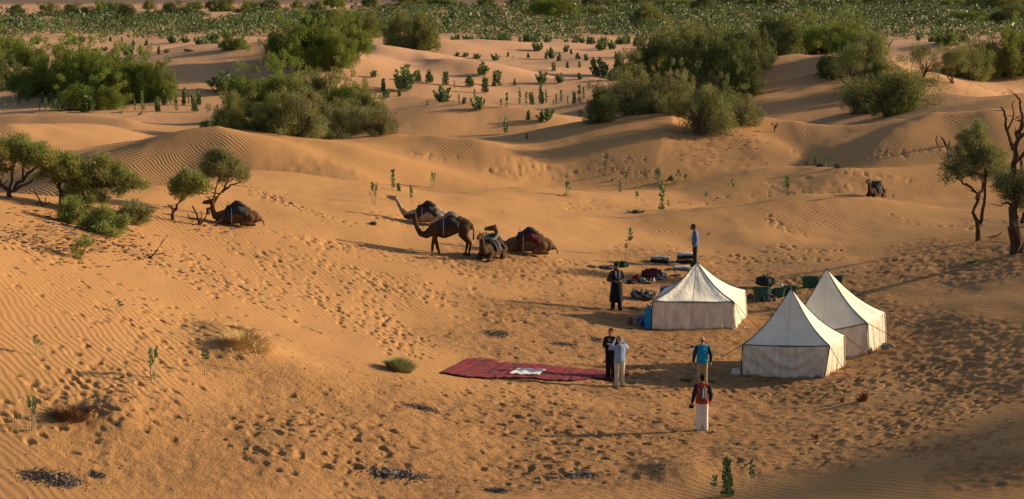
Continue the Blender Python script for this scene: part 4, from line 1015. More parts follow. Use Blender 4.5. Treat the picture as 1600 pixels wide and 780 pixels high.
def camel(label, px, py, rz, coat, pose, bl, roll, sc_=1.0, push=0.0, head=None, red=False):
    p = at(px, py, push); r = empty('camel', (p.x, p.y, gz(p.x, p.y) - .03), rz, sc_); tag(r, label, 'camel', 'saddled camels resting by the camp')
    m = MB(); C = CAMEL[coat]
    if pose == 'stand':
        chain(m, [((.62, 0, 1.16), .30), ((.25, 0, 1.10), .36), ((-.25, 0, 1.28), .33), ((-.68, 0, 1.34), .27)])
        chain(m, [((.45, 0, 1.32), .22), ((-.05, 0, 1.62), .20), ((-.45, 0, 1.50), .22)])       # hump
        chain(m, [((-.6, 0, 1.42), .24), ((-.88, 0, 1.28), .17)])
        chain(m, [((.72, 0, 1.12), .25), ((1.02, 0, .90), .17), ((1.26, 0, .93), .125), ((1.42, 0, 1.18), .105), ((1.50, 0, 1.45), .10), ((1.55, 0, 1.66), .10)])
        eyes = camel_head(m, (1.98, 0, 1.70), (1.54, 0, 1.72))
        for s, fx in ((-1, .10), (1, -.12)):
            chain(m, [((.62, s * .17, 1.08), .17), ((.66, s * .16, .80), .12), ((.66 + fx, s * .15, .46), .075), ((.66 + fx, s * .15, .40), .08), ((.63 + fx * 1.6, s * .15, .10), .048)])
            m.cap((.62 + fx * 1.6, s * .15, .05), (.72 + fx * 1.6, s * .15, .04), .07, .06)
        for s, fx in ((-1, .06), (1, -.10)):
            chain(m, [((-.66, s * .15, 1.18), .24), ((-.56 + fx, s * .17, .90), .15), ((-.80 + fx, s * .15, .58), .075), ((-.82 + fx, s * .15, .52), .07), ((-.74 + fx, s * .15, .12), .045)])
            m.cap((-.74 + fx, s * .15, .05), (-.65 + fx, s * .15, .04), .07, .06)
        chain(m, [((-.98, 0, 1.34), .05), ((-1.04, 0, 1.05), .035), ((-1.03, 0, .72), .045)])
        zt = lambda x: 1.56 + .30 * math.exp(-((x + .02) / .26) ** 2) + (-.10 * max(0, x - .2))
        back = (-.42, .50, zt, .40, .44)
    else:
        # couched: belly on the sand, legs folded
        chain(m, [((.62, 0, .46), .30), ((.2, 0, .48), .38), ((-.4, 0, .50), .38), ((-.95, 0, .42), .30)])
        chain(m, [((.25, 0, .70), .24), ((-.15, 0, .98), .17), ((-.6, 0, .72), .24)])
        chain(m, [((-.9, 0, .48), .28), ((-1.18, 0, .34), .16)])
        hd = head or [((.95, 0, .42), .17), ((1.15, 0, .55), .125), ((1.27, 0, .82), .105), ((1.36, 0, 1.08), .10), ((1.40, 0, 1.20), .10)]
        chain(m, [((.62, 0, .46), .26)] + hd)
        pl = Vector(hd[-1][0]); hv = Vector((.46, 0, -.05)) if coat != 'white' else Vector((.42, 0, .10))
        if head and abs(hd[-1][0][1]) > .05: hv = Vector((.33, hd[-1][0][1] * .9, -.08))
        eyes = camel_head(m, pl + hv, pl)
        for s in (-1, 1):
            chain(m, [((.55, s * .24, .36), .15), ((.92, s * .27, .12), .09), ((1.02, s * .27, .09), .085), ((.62, s * .30, .07), .06)]); m.cap((.60, s * .3, .06), (.48, s * .3, .05), .07, .06)
            chain(m, [((-.75, s * .26, .40), .22), ((-.35, s * .36, .16), .12), ((-.95, s * .36, .09), .075), ((-.55, s * .40, .06), .05)])
        chain(m, [((-1.28, 0, .36), .045), ((-1.40, .05, .16), .035), ((-1.42, .1, .05), .04)])
        zt = lambda x: .88 + .30 * math.exp(-((x + .15) / .26) ** 2)
        back = (-.62, .42, zt, .44, .52)
    link('body', remeshed(m, 'body', C, .022, 4, .35), r)
    for e in eyes: MB().ell(e, (.022, .022, .022), 8, 6).build('eye', EYE, r)
    saddle(r, back, 0, bl, roll)
    if red:
        P = [(lerp(-.2, -1.30, t), -.43 * math.sin(math.pi * min(1, t * .75 + .25)) if t < .9 else -.18, .80 - .45 * t ** 2) for t in np.linspace(0, 1, 9)]
        MB().tube(P, .05, 6).build('crupper_band', BLANKET['red'], r)
    # halter
    pl = Vector(eyes[0]).lerp(Vector(eyes[1]), .5); 
    return r
PI = math.pi
camel('pale cream camel lying down with raised head, behind the standing one', 664, 350, PI, 'white', 'lie', 'dark', 'dark', .92,
      head=[((.92, 0, .46), .18), ((1.12, 0, .68), .13), ((1.28, 0, .98), .11), ((1.40, 0, 1.22), .095), ((1.50, 0, 1.36), .09)])
camel('dark brown standing camel lowering its neck, the only one on its feet', 703, 398, PI - .05, 'dark', 'stand', 'blue', 'grey', 1.0)
camel('dark camel lying head-on towards the viewer, between the standing and brown ones', 768, 404, -PI / 2 - .38, 'dark', 'lie', 'dark', 'olive', .98,
      head=[((.95, 0, .50), .18), ((1.08, 0, .72), .14), ((1.14, .0, .98), .12), ((1.16, 0, 1.18), .115)])
camel('brown camel lying in profile with red-edged saddle cloth, rightmost of the herd', 822, 396, PI, 'grey', 'lie', 'maroon', 'blue', 1.0, red=True)
camel('brown camel lying under the leaning tree with dark blue saddle', 366, 354, PI + .15, 'brown', 'lie', 'blue', 'dark', .88, push=.3,
      head=[((.88, 0, .50), .17), ((1.00, 0, .74), .13), ((1.02, 0, 1.0), .11), ((1.02, 0, 1.22), .10)])
camel('lone far camel half hidden behind a dune crest at right', 1368, 310, PI + 1.0, 'dark', 'lie', 'dark', 'blue', .82, push=1.2,
      head=[((.92, 0, .50), .18), ((1.05, 0, .75), .13), ((1.10, 0, 1.05), .11), ((1.14, 0, 1.26), .10)])

# ---------------------------------------------------------------- people
SKIN = {'brown': mat('brown_skin', (.20, .105, .06), .6), 'light': mat('light_skin', (.52, .29, .19), .55), 'tan': mat('tan_skin', (.36, .19, .11), .6)}
def cloth(name, col, var=.12): return mat(name, col, .9, var, 9, .008, 30)
def person(label, px, py, h, rz, skin, tops, legs, shoes, hair, arms, extra=None, robe=None, stance=.10, lean=0.0, push=0.0, hatmat=None, nod=0.0, base=None):
    """local axes: x to the person's left-right, y the way they face (rz turns), z up, height 1.75 scaled to h"""
    p = base or at(px, py, push); r = empty('person', (p.x, p.y, gz(p.x, p.y) - .01), rz, h / 1.75); tag(r, label, 'person')
    b = MB(); V_ = Vector
    hd = V_((0, .02 + nod * .08 + lean, 1.63 - nod * .02))
    b.ell(hd, (.076, .095, .115), 14, 10); b.cap(hd + V_((0, .045, -.05)), hd + V_((0, .06, -.075)), .05, .04)       # jaw
    b.cap(hd + V_((0, .088, .01)), hd + V_((0, .112, -.025)), .012, .018)                                              # nose
    for s in (-1, 1): b.cap(hd + V_((s * .076, 0, .015)), hd + V_((s * .08, -.005, -.02)), .018, .013)                 # ears
    b.cap((0, lean * .8, 1.42), hd - V_((0, .01, .06)), .058, .052)
    for s in (-1, 1): b.cap((s * .04, lean * .8, 1.40), (s * .17, lean * .8, 1.38), .07, .055)
    chain(b, [((0, lean * .7, 1.34), .125), ((0, lean * .5, 1.18), .125), ((0, 0, .98), .13)])
    for s in (-1, 1):
        chain(b, [((s * .07, lean * .7, 1.30), .10), ((s * .06, lean * .3, 1.1), .095), ((s * .08, 0, .93), .10)])
        chain(b, [((s * .09, 0, .92), .095), ((s * stance, .01, .50), .062), ((s * stance, 0, .46), .06), ((s * (stance + .005), -.015, .30), .055), ((s * (stance + .01), -.02, .09), .035)])
        b.cap((s * (stance + .01), -.04, .04), (s * (stance + .03), .13, .03), .04, .03)
        sh = V_((s * .185, lean * .8, 1.38)); el, ha = (V_(q) for q in arms[s]); 
        chain(b, [(sh, .056), (el, .042), (ha, .028)])
        d = (ha - el).normalized(); side = d.cross(V_((0, 1, 0))).normalized() if abs(d.y) < .9 else V_((1, 0, 0)); nrm = d.cross(side)
        b.cap(ha, ha + d * .07, .03, .034)
        for k in range(4):                                                                                             # fingers, slightly curled
            o_ = side * (-.027 + .018 * k); L0 = (.036, .042, .040, .030)[k]
            a_ = ha + d * .085 + o_; c_ = a_ + d * L0; e_ = c_ + (d * .7 + nrm * .7) * L0 * .8
            b.cap(a_, c_, .0095, .009, 6); b.cap(c_, e_, .009, .0075, 6)
        th = ha + d * .03 + side * -.034; b.cap(th, th + (d * .6 - side * .6) * .05, .012, .009, 6)
    link('body', remeshed(b, 'body', SKIN[skin], .011, 1, .4), r)
    for s in (-1, 1): MB().ell(hd + V_((s * .032, .083, .018)), (.013, .01, .008), 8, 6).build('eye', EYE, r)
    MB().ell(hd + V_((0, .096, -.052)), (.022, .01, .006), 8, 5).build('mouth', mat('lip', (.25, .08, .06), .6), r)
    # top garment
    t = MB(); g_ = .028
    chain(t, [((0, lean * .8, 1.40), .10), ((0, lean * .6, 1.25), .14), ((0, lean * .4, 1.1), .145), ((0, 0, .93), .15)])
    for s in (-1, 1):
        chain(t, [((s * .05, lean * .8, 1.41), .085), ((s * .165, lean * .8, 1.385), .08)])
        chain(t, [((s * .08, lean * .7, 1.32), .12), ((s * .065, lean * .3, 1.1), .12), ((s * .085, 0, .90), .125)])
        sh = V_((s * .185, lean * .8, 1.38)); el, ha = (V_(q) for q in arms[s]); wr = el.lerp(ha, .90)
        if tops[1] is None: chain(t, [(sh, .08), (el, .064), (wr, .047)])
        else:
            sl_ = MB(); chain(sl_, [(sh, .082), (el, .066), (wr, .048)]); link('sleeve', remeshed(sl_, 'sleeve', tops[1], .016, 2, .5), r)
    link('shirt' if not robe else 'robe_top', remeshed(t, 'shirt', tops[0], .018, 3, .5), r)
    if robe:
        n_, k = 12, 28; V = []
        for i in range(n_ + 1):
            t_ = i / n_; z = lerp(1.12, .30, t_); rx = .165 + .085 * t_ ** .7 ; ry = .135 + .075 * t_
            for j in range(k):
                a = 2 * PI * j / k; f = 1 + (.07 * math.sin(a * 7 + 1) + .05 * math.sin(a * 4)) * t_
                V.append((math.cos(a) * rx * f, math.sin(a) * ry * f + lean * .3 * (1 - t_), z + .02 * math.sin(a * 3) * t_))
        F = [(i * k + j, i * k + (j + 1) % k, (i + 1) * k + (j + 1) % k, (i + 1) * k + j) for i in range(n_) for j in range(k)]
        o = MB().add(V, F).build('robe_skirt', robe, r, smooth=True); q = o.modifiers.new('thickness', 'SOLIDIFY'); q.thickness = .012
    # trousers
    u = MB(); chain(u, [((0, 0, .96), .135), ((0, 0, .88), .125)])
    for s in (-1, 1):
        chain(u, [((s * .085, 0, .92), .115), ((s * (stance - .005), .01, .50), .088), ((s * stance, -.005, .25), .082), ((s * (stance + .005), -.01, .085), .084)])
    link('trousers', remeshed(u, 'trousers', legs, .018, 3, .5), r)
    for s in (-1, 1):
        q = MB(); q.cap((s * (stance + .01), -.05, .05), (s * (stance + .03), .15, .04), .052, .044); q.box((s * (stance + .02), .05, .012), (.09, .27, .024), 0)
        link('shoe', remeshed(q, 'shoe', shoes, .014, 2, .5), r)
    # hair or headwear
    hm = MB()
    if hair[0] == 'hair':
        hm.ell(hd + V_((0, -.018, .03)), (.086, .098, .105), 14, 10); hm.cap(hd + V_((0, -.05, -.03)), hd + V_((0, -.045, -.07)), .06, .045)
        o = link('hair', remeshed(hm, 'hair', hair[1], .012, 1, .6), r)
    elif hair[0] == 'fringe':
        for s in (-1, 1): hm.cap(hd + V_((s * .066, -.03, .01)), hd + V_((s * .04, -.075, -.03)), .022, .026)
        hm.cap(hd + V_((-.04, -.078, -.01)), hd + V_((.04, -.078, -.01)), .028, .028); o = link('hair', remeshed(hm, 'hair', hair[1], .012, 1, .6), r)
    elif hair[0] == 'cap':
        hm.ell(hd + V_((0, -.005, .055)), (.086, .104, .075), 14, 10); hm.cap(hd + V_((-.04, .10, .04)), hd + V_((.04, .10, .04)), .02, .02); hm.cap(hd + V_((0, .10, .04)), hd + V_((0, .15, .03)), .03, .02)
        o = link('cap', remeshed(hm, 'cap', hair[1], .012, 2, .6), r)
    elif hair[0] == 'sunhat':
        hm.ell(hd + V_((0, -.01, .065)), (.092, .108, .075), 14, 10); hm.ell(hd + V_((0, -.01, .035)), (.15, .165, .02), 18, 6)
        o = link('hat', remeshed(hm, 'hat', hair[1], .012, 2, .6), r)
    elif hair[0] == 'turban':
        for k in range(5):
            P = [hd + V_((math.cos(a) * (.088 - .010 * k), -.01 + math.sin(a) * (.100 - .012 * k), .035 + .026 * k + .02 * math.sin(a + k * 1.3))) for a in np.linspace(0, 2 * PI, 15)]
            hm.tube(P, .032, 6)
        hm.ell(hd + V_((0, -.01, .09)), (.08, .09, .075)); hm.cap(hd + V_((0, -.07, -.05)), (0, -.05, 1.46), .07, .09)
        o = link('turban', remeshed(hm, 'turban', hair[1], .012, 1, .6), r)
    if extra: extra(r)
    return r
down = {-1: ((-.25, -.02, 1.10), (-.26, .06, .86)), 1: ((.25, -.02, 1.10), (.26, .06, .86))}
BLACK = cloth('black_cloth', (.012, .012, .014)); BOOT = cloth('dark_shoe', (.03, .025, .022)); NAVY = cloth('navy_robe', (.014, .012, .022)); PURP = cloth('violet_vest', (.05, .042, .065))
def scarf(r): MB().tube([(-.08, .10, 1.45), (-.06, .165, 1.3), (-.045, .17, 1.12)], [.03, .035, .02], 6).tube([(.08, .10, 1.45), (.07, .165, 1.3), (.05, .17, 1.16)], [.03, .035, .02], 6).build('scarf', cloth('grey_scarf', (.30, .28, .29)), r, smooth=True)
person('man in turban and long dark robe standing left of the first tent', 963, 485, 1.93, PI + .25, 'brown', (NAVY, PURP), BLACK, BOOT, ('turban', cloth('dark_green_turban', (.02, .035, .03))),
       {-1: ((-.31, -.03, 1.12), (-.13, .16, 1.10)), 1: ((.31, -.03, 1.12), (.13, .17, 1.08))}, extra=scarf, robe=NAVY, stance=.13)
person('man in blue shirt and dark trousers standing behind the first tent, looking down', 1086, 417, 1.97, PI / 2 - .5 + PI * .12, 'brown', (cloth('blue_shirt', (.08, .14, .30)), None), cloth('charcoal_trousers', (.025, .025, .03)), BOOT, ('hair', cloth('black_hair', (.012, .01, .01))),
       {-1: ((-.25, -.05, 1.12), (-.20, .02, .88)), 1: ((.26, -.04, 1.12), (.24, .06, .88))}, nod=1.0)
person('man dressed all in black standing on the red carpet', 954, 597, 1.77, PI - .55, 'tan', (BLACK, None), BLACK, BOOT, ('hair', cloth('dark_hair', (.02, .014, .012))),
       {-1: ((-.27, -.02, 1.13), (-.10, .20, 1.22)), 1: ((.27, -.02, 1.13), (.16, .20, 1.12))})
HK = cloth('pale_blue_hoodie', (.22, .32, .52))
def hood(r): link('hood', remeshed(MB().cap((-.07, -.08, 1.44), (.07, -.08, 1.44), .05, .05).cap((0, -.10, 1.40), (0, -.11, 1.33), .06, .04), 'hood', HK, .014, 2, .6), r)
photog = person('person in pale blue hoodie, sun hat and beige trousers taking a photograph', 968, 611, 1.74, .35, 'light', (HK, None), cloth('beige_trousers', (.52, .45, .36)), cloth('tan_shoe', (.35, .20, .12)), ('sunhat', cloth('khaki_hat', (.22, .19, .13))),
       {-1: ((-.30, .14, 1.32), (-.09, .22, 1.60)), 1: ((.32, .12, 1.34), (.10, .22, 1.60))}, extra=hood)
TQ = cloth('turquoise_jacket', (.01, .25, .47)); NV = cloth('navy_sleeve', (.02, .04, .07))
def hood2(r): link('hood', remeshed(MB().cap((-.08, -.09, 1.43), (.08, -.09, 1.43), .05, .05).cap((0, -.10, 1.40), (0, -.13, 1.32), .06, .04), 'hood', TQ, .014, 2, .6), r)
person('man in turquoise jacket with dark sleeves and khaki trousers, back turned', 1097, 606, 1.76, .10, 'light', (TQ, NV), cloth('khaki_trousers', (.33, .25, .16)), BOOT, ('fringe', cloth('grey_hair', (.16, .13, .11))), {-1: ((-.29, -.03, 1.12), (-.30, .05, .87)), 1: ((.29, -.03, 1.12), (.30, .05, .87))}, extra=hood2)
RJ = cloth('red_jacket', (.42, .035, .02)); NB = cloth('dark_navy_sleeve', (.02, .025, .05))
WT = cloth('white_trousers', (.72, .69, .70), .05)
pk = person('person in red jacket and white trousers seen from behind, nearest of all', 1097, 675, 1.76, .06, 'tan', (RJ, NB), WT, cloth('white_shoe', (.55, .5, .48)), ('hair', cloth('black_hair_short', (.012, .01, .01))), {-1: ((-.27, -.02, 1.10), (-.31, .03, .86)), 1: ((.26, -.03, 1.12), (.25, .08, .90))})
def held(parent_like, name, label, cat, parts):
    """a carried thing: its own root, at the carrier's place"""
    r = empty(name, parent_like.location, parent_like.rotation_euler.z, parent_like.scale.x); tag(r, label, cat)
    for nm, mb, m in parts: mb.build(nm, m, r, smooth=(nm not in ('camera_body', 'lens')))
    return r
PACK = mat('backpack_fabric', (.07, .075, .075), .8, .2, 9); PACK2 = mat('backpack_grey', (.30, .28, .27), .8, .2, 9); DARKP = mat('camera_plastic', (.015, .015, .017), .4)
b1 = MB(); 
bp_ = MB().cap((0, -.20, 1.36), (0, -.22, 1.05), .075, .10).cap((-.035, -.19, 1.33), (-.05, -.21, 1.04), .06, .08).cap((.035, -.19, 1.33), (.05, -.21, 1.04), .06, .08)
pr = held(pk, 'backpack', 'slim dark backpack with grey panel worn over the red jacket', 'backpack', [])
link('bag', remeshed(bp_, 'bag', PACK, .014, 2, .6), pr)
MB().cap((-.02, -.27, 1.34), (-.035, -.305, 1.08), .022, .035).build('front_pocket', PACK2, pr, smooth=True)
for s in (-1, 1): MB().tube([(s * .09, -.16, 1.12), (s * .13, -.04, 1.46), (s * .12, .10, 1.42), (s * .11, .16, 1.2), (s * .13, -.02, 1.02)], .016, 6).build('strap', PACK2, pr)
c1 = MB().box((-.33, .06, .74), (.14, .08, .10)); c2 = MB().tube([(-.33, .09, .73), (-.33, .20, .70)], [.04, .045], 10)
held(pk, 'camera', 'black camera dangling from the left hand of the person in red', 'camera', [('camera_body', c1, DARKP), ('lens', c2, DARKP), ('strap', MB().tube([(-.39, .06, .78), (-.33, .05, .86), (-.27, .06, .78)], .008, 5), DARKP)])
held(photog, 'camera', 'small camera held up to the eyes of the person in pale blue', 'camera', [('camera_body', MB().box((0, .235, 1.63), (.13, .06, .09)), DARKP), ('lens', MB().tube([(0, .26, 1.63), (0, .34, 1.63)], [.035, .038], 10), DARKP)])
# ---------------------------------------------------------------- carpet and camp gear
RUG = bpy.data.materials.new('carpet_pile'); RUG.use_nodes = True
t = RUG.node_tree; n = t.nodes; L = t.links; b = n['Principled BSDF']; b.inputs['Roughness'].default_value = .95
uv = n.new('ShaderNodeAttribute'); uv.attribute_name = 'weave'
vo = n.new('ShaderNodeTexVoronoi'); vo.inputs['Scale'].default_value = 3.2; L.new(uv.outputs['Vector'], vo.inputs['Vector'])
nz = n.new('ShaderNodeTexNoise'); nz.inputs['Scale'].default_value = 5; nz.inputs['Detail'].default_value = 5; L.new(uv.outputs['Vector'], nz.inputs['Vector'])
wv = n.new('ShaderNodeTexWave'); wv.inputs['Scale'].default_value = 1.6; wv.inputs['Distortion'].default_value = 3; wv.bands_direction = 'Y'; L.new(uv.outputs['Vector'], wv.inputs['Vector'])
ml = n.new('ShaderNodeMath'); ml.operation = 'MULTIPLY'; L.new(nz.outputs[0], ml.inputs[0]); L.new(wv.outputs['Fac'], ml.inputs[1])
cr = n.new('ShaderNodeValToRGB'); e = cr.color_ramp.elements; e[0].position = .1; e[0].color = (.05, .003, .012, 1); e[1].position = .55; e[1].color = (.32, .005, .026, 1)
L.new(ml.outputs[0], cr.inputs[0])
c2 = n.new('ShaderNodeMapRange'); L.new(vo.outputs['Distance'], c2.inputs[0]); c2.inputs[1].default_value = .05; c2.inputs[2].default_value = .22; c2.inputs[3].default_value = .8; c2.inputs[4].default_value = 0
mxx = n.new('ShaderNodeMix'); mxx.data_type = 'RGBA'; L.new(c2.outputs[0], mxx.inputs[0]); L.new(cr.outputs[0], mxx.inputs[6]); mxx.inputs[7].default_value = (.02, .008, .03, 1); L.new(mxx.outputs[2], b.inputs['Base Color'])
def laid(name, back, front, m, label, cat, lift=.03, nu=150, nv=16, thick=.012, wr=.02):
    """a cloth on the sand between a far and a near edge given in photo pixels"""
    def along(P, u):
        q = [at(*p) for p in P]; d = [0]
        for a, c in zip(q[:-1], q[1:]): d.append(d[-1] + (c - a).length)
        x = u * d[-1]; i = min(int(np.searchsorted(d, x, 'right')) - 1, len(q) - 2); return q[i].lerp(q[i + 1], (x - d[i]) / (d[i + 1] - d[i]))
    V = []; U = []
    bk = [at(*p) for p in back]; fr = [at(*p) for p in front]
    def fast(q, u):
        d = np.cumsum([0] + [(c - a).length for a, c in zip(q[:-1], q[1:])]); x = u * d[-1]; i = min(max(int(np.searchsorted(d, x, 'right')) - 1, 0), len(q) - 2); return q[i].lerp(q[i + 1], min(1, (x - d[i]) / (d[i + 1] - d[i])))
    for i in range(nu + 1):
        a = fast(bk, i / nu); c = fast(fr, i / nu)
        for j in range(nv + 1):
            p = a.lerp(c, j / nv); ed = .03 * math.sin(i * .9 + 3 * math.sin(i * .31)) * (abs(j / nv - .5) * 2) ** 6
            V.append((p.x, p.y + ed, 0)); U.append((i / nu * 8.5, j / nv * 2, 0))
    XY = np.array(V); 
    for k, (x, y, z) in enumerate(V):
        g_ = max(gz(x, y), gz(x + .06, y), gz(x - .06, y), gz(x, y + .08), gz(x, y - .08))
        i, j = divmod(k, nv + 1)
        V[k] = (x, y, g_ + lift + wr * (.5 + .5 * math.sin(i * .55 + j * .3 + 2 * math.sin(i * .13))) )
    F = [(i * (nv + 1) + j, (i + 1) * (nv + 1) + j, (i + 1) * (nv + 1) + j + 1, i * (nv + 1) + j + 1) for i in range(nu) for j in range(nv)]
    mb = MB().add(V, F); me = mb.mesh(name, m, True)
    a = me.attributes.new('weave', 'FLOAT_VECTOR', 'POINT'); a.data.foreach_set('vector', np.array(U, np.float32).ravel())
    o = link(name, me); q = o.modifiers.new('thickness', 'SOLIDIFY'); q.thickness = thick; tag(o, label, cat); return o
laid('carpet', [(731, 564), (768, 567), (783, 573), (830, 577), (880, 580), (950, 583), (988, 586)], [(688, 585), (735, 592), (800, 597), (880, 602), (905, 602), (925, 597), (958, 600)], RUG, 'long crimson patterned carpet spread on the sand left of the tents', 'carpet')
laid('white_sheet', [(806, 585), (830, 586), (853, 587)], [(795, 592), (818, 594), (842, 595)], mat('white_paper', (.62, .62, .64), .9, .18, 9), 'small pale rectangular cloth lying on the crimson carpet', 'cloth', lift=.075, nu=24, nv=10)

def put(px, py, push=0.0): p = at(px, py, push); return Vector((p.x, p.y, gz(p.x, p.y)))
def heap(name, cat, label, px, py, wpx, hpx, m, seed, depth=.8, folds=5, m2=None, rz=None, push=0.0, lift=0.0, group=None):
    """a slumped, creased bundle of cloth"""
    p = put(px, py, push); s = ppm(p); w, h = wpx / s, hpx / s; rs = np.random.RandomState(seed); nu, nv = 30, 18; V = []
    ph = rs.uniform(0, 6, 6)
    for i in range(nu + 1):
        a = 2 * PI * i / nu
        for j in range(nv + 1):
            t_ = j / nv; e = t_ * PI - PI / 2
            rr = (abs(math.cos(e)) ** .6) * (1 + .12 * math.sin(a * 3 + ph[0]) + .07 * math.sin(a * 5 + ph[1]))
            x = math.cos(a) * rr * w / 2; y = math.sin(a) * rr * w / 2 * depth
            z = (math.sin(e) * .5 + .5)
            cr_ = .16 * math.sin(x / w * folds * 6 + 3 * math.sin(y / w * 4 + ph[2]) + ph[3]) + .10 * math.sin(y / w * folds * 5 + ph[4] + 2 * x / w) + .06 * math.sin(x / w * 31 + y / w * 17)
            z = z * (.85 + cr_ * (z > .2)) * (1 - .25 * math.cos(a * 2 + ph[5]) * .5)
            V.append((x, y, z * h - .03))
    F = [(i * (nv + 1) + j, (i + 1) * (nv + 1) + j, (i + 1) * (nv + 1) + j + 1, i * (nv + 1) + j + 1) for i in range(nu) for j in range(nv)]
    mi = [0 if (m2 is None or math.sin(i * 1.1 + (j * .7)) > -.1) else 1 for i in range(nu) for j in range(nv)]
    mb = MB(); mb.add(V, F); mb.m = mi
    o = mb.build(name, [m, m2] if m2 else m, None, smooth=True); o.location = p + Vector((0, 0, lift)); o.rotation_euler.z = rs.uniform(-.3, .3) if rz is None else rz
    return tag(o, label, cat, group)
def folded(name, cat, label, px, py, wpx, hpx, layers, mats, seed, rz=0.0, depth=.6, push=0.0, lift=0.0, group=None):
    """folded blanket: layers with rounded folded edges, one part per layer"""
    p = put(px, py, push); s = ppm(p); w, h = wpx / s, hpx / s; r = empty(name, p + Vector((0, 0, lift)), rz); tag(r, label, cat, group); rs = np.random.RandomState(seed)
    th = h / layers
    for k in range(layers):
        nu, nv = 14, 8; V = []; ww = w * rs.uniform(.88, 1.04); dd = w * depth * rs.uniform(.9, 1.05); ox, oy = rs.randn(2) * .02 * w
        prof = [(-.5, .15), (-.52, .5), (-.5, .85), (-.3, 1.0), (0, .96), (.3, 1.0), (.5, .85), (.52, .5), (.5, .15), (.3, 0), (0, .04), (-.3, 0)]
        for i in range(nu + 1):
            u = i / nu - .5
            for (a, c) in prof:
                V.append((u * ww + ox, a * dd * (1 + .04 * math.sin(i * 1.3 + k)) + oy, k * th + c * th + .12 * th * math.sin(i * .9 + a * 5 + k * 2) + .25 * h * (abs(u) * 2) ** 2 * (-.3)))
        n_ = len(prof); F = [(i * n_ + j, (i + 1) * n_ + j, (i + 1) * n_ + (j + 1) % n_, i * n_ + (j + 1) % n_) for i in range(nu) for j in range(n_)] + [tuple(range(n_)), tuple(range(nu * n_, (nu + 1) * n_))[::-1]]
        MB().add(V, F).build('fold', mats[k % len(mats)], r, smooth=True)
    return r
BL = BLANKET; GG = 'bedding bundles left of the first tent'
STR = mat('black_white_weave', (.30, .29, .29), .9, .8, 14)
folded('folded_blanket', 'blanket', 'long folded black and white blanket left of the tall dark blanket pile', 1031, 411, 31, 10, 2, [BL['dark'], STR], 1, -.12, .5, group=GG)
folded('blanket_pile', 'blankets', 'tall pile of dark blankets with white top at the feet of the man in blue', 1071, 412, 26, 16, 4, [BL['dark'], BL['olive'], BL['dark'], BL['pale']], 2, .1, .8, group=GG)
folded('folded_blanket', 'blanket', 'grey folded blanket in front of the tall pile', 1065, 423, 25, 7, 2, [BL['grey'], BL['pale']], 3, .1, .7, group=GG)
heap('cloth_mat', 'mat', 'flat dark cloth on the sand at the left roof edge of the first tent', 1056, 431, 22, 3, BL['dark'], 4, .6, group=GG)
heap('cloth_bundle', 'bundle', 'maroon rolled bundle, topmost of the bedding heap', 1018, 434, 34, 15, BL['maroon'], 5, .6, group=GG)
heap('cloth_bundle', 'bundle', 'black bundle with white stripes at the right end of the bedding heap', 1033, 436, 20, 12, BL['dark'], 6, .7, 5, BL['pale'], group=GG)
heap('cloth_bundle', 'bundle', 'patterned black and white bundle in front of the maroon one', 1010, 443, 28, 10, STR, 7, .6, 6, BL['dark'], group=GG)
heap('cloth_bundle', 'bundle', 'small red bundle between dark cloth and patterned bundle', 994, 440, 13, 11, BL['red'], 8, .8, group=GG)
heap('cloth_bundle', 'bundle', 'dark low cloth at the left end of the bedding heap', 987, 444, 18, 7, BL['dark'], 9, .8, group=GG)
heap('saddle_pad', 'pad', 'large olive-grey folded saddle pad below the bedding heap', 1008, 469, 42, 15, BL['olive'], 10, .6, 4, BL['dark'], group=GG)
heap('saddle_pad', 'pad', 'dark curled pad at the left end of the olive-grey one', 993, 466, 16, 13, BL['dark'], 11, .8, 3, BL['olive'], group=GG)
heap('cloth_bundle', 'bundle', 'green bundle beside the turban of the robed man', 974, 417, 19, 10, BL['green'], 12, .7, group=GG)
heap('cloth_bundle', 'bundle', 'tangled dark netting left of the robed man', 949, 419, 28, 6, BL['dark'], 13, .8, 8, BL['grey'], group=GG)
heap('cloth_bundle', 'bundle', 'flat grey-green netting farthest left of the bedding', 924, 417, 20, 3, BL['grey'], 14, .9, 8, BL['green'], group=GG)
heap('cloth_bundle', 'bundle', 'turquoise cloth hanging beside the left corner of the first tent', 1013, 514, 13, 38, BL['turq'], 15, .5, 3)
heap('sack', 'sack', 'white sack leaning on the left foot of the front right tent', 1149, 586, 15, 13, mat('white_sack', (.62, .58, .54), .9, .1, 5), 16, .8, 3)
heap('cloth_mat', 'mat', 'grey cloth lying at the right foot of the tallest tent', 1386, 545, 22, 9, BL['grey'], 17, .7, group=None)
heap('cloth_bundle', 'bundle', 'small grey cloth at the right foot of the front right tent', 1326, 573, 12, 4, BL['grey'], 18, .8)
heap('cloth_bundle', 'bundle', 'dark rag at the lower right corner of the front tent wall', 1277, 590, 10, 6, BL['grey'], 19, .7)

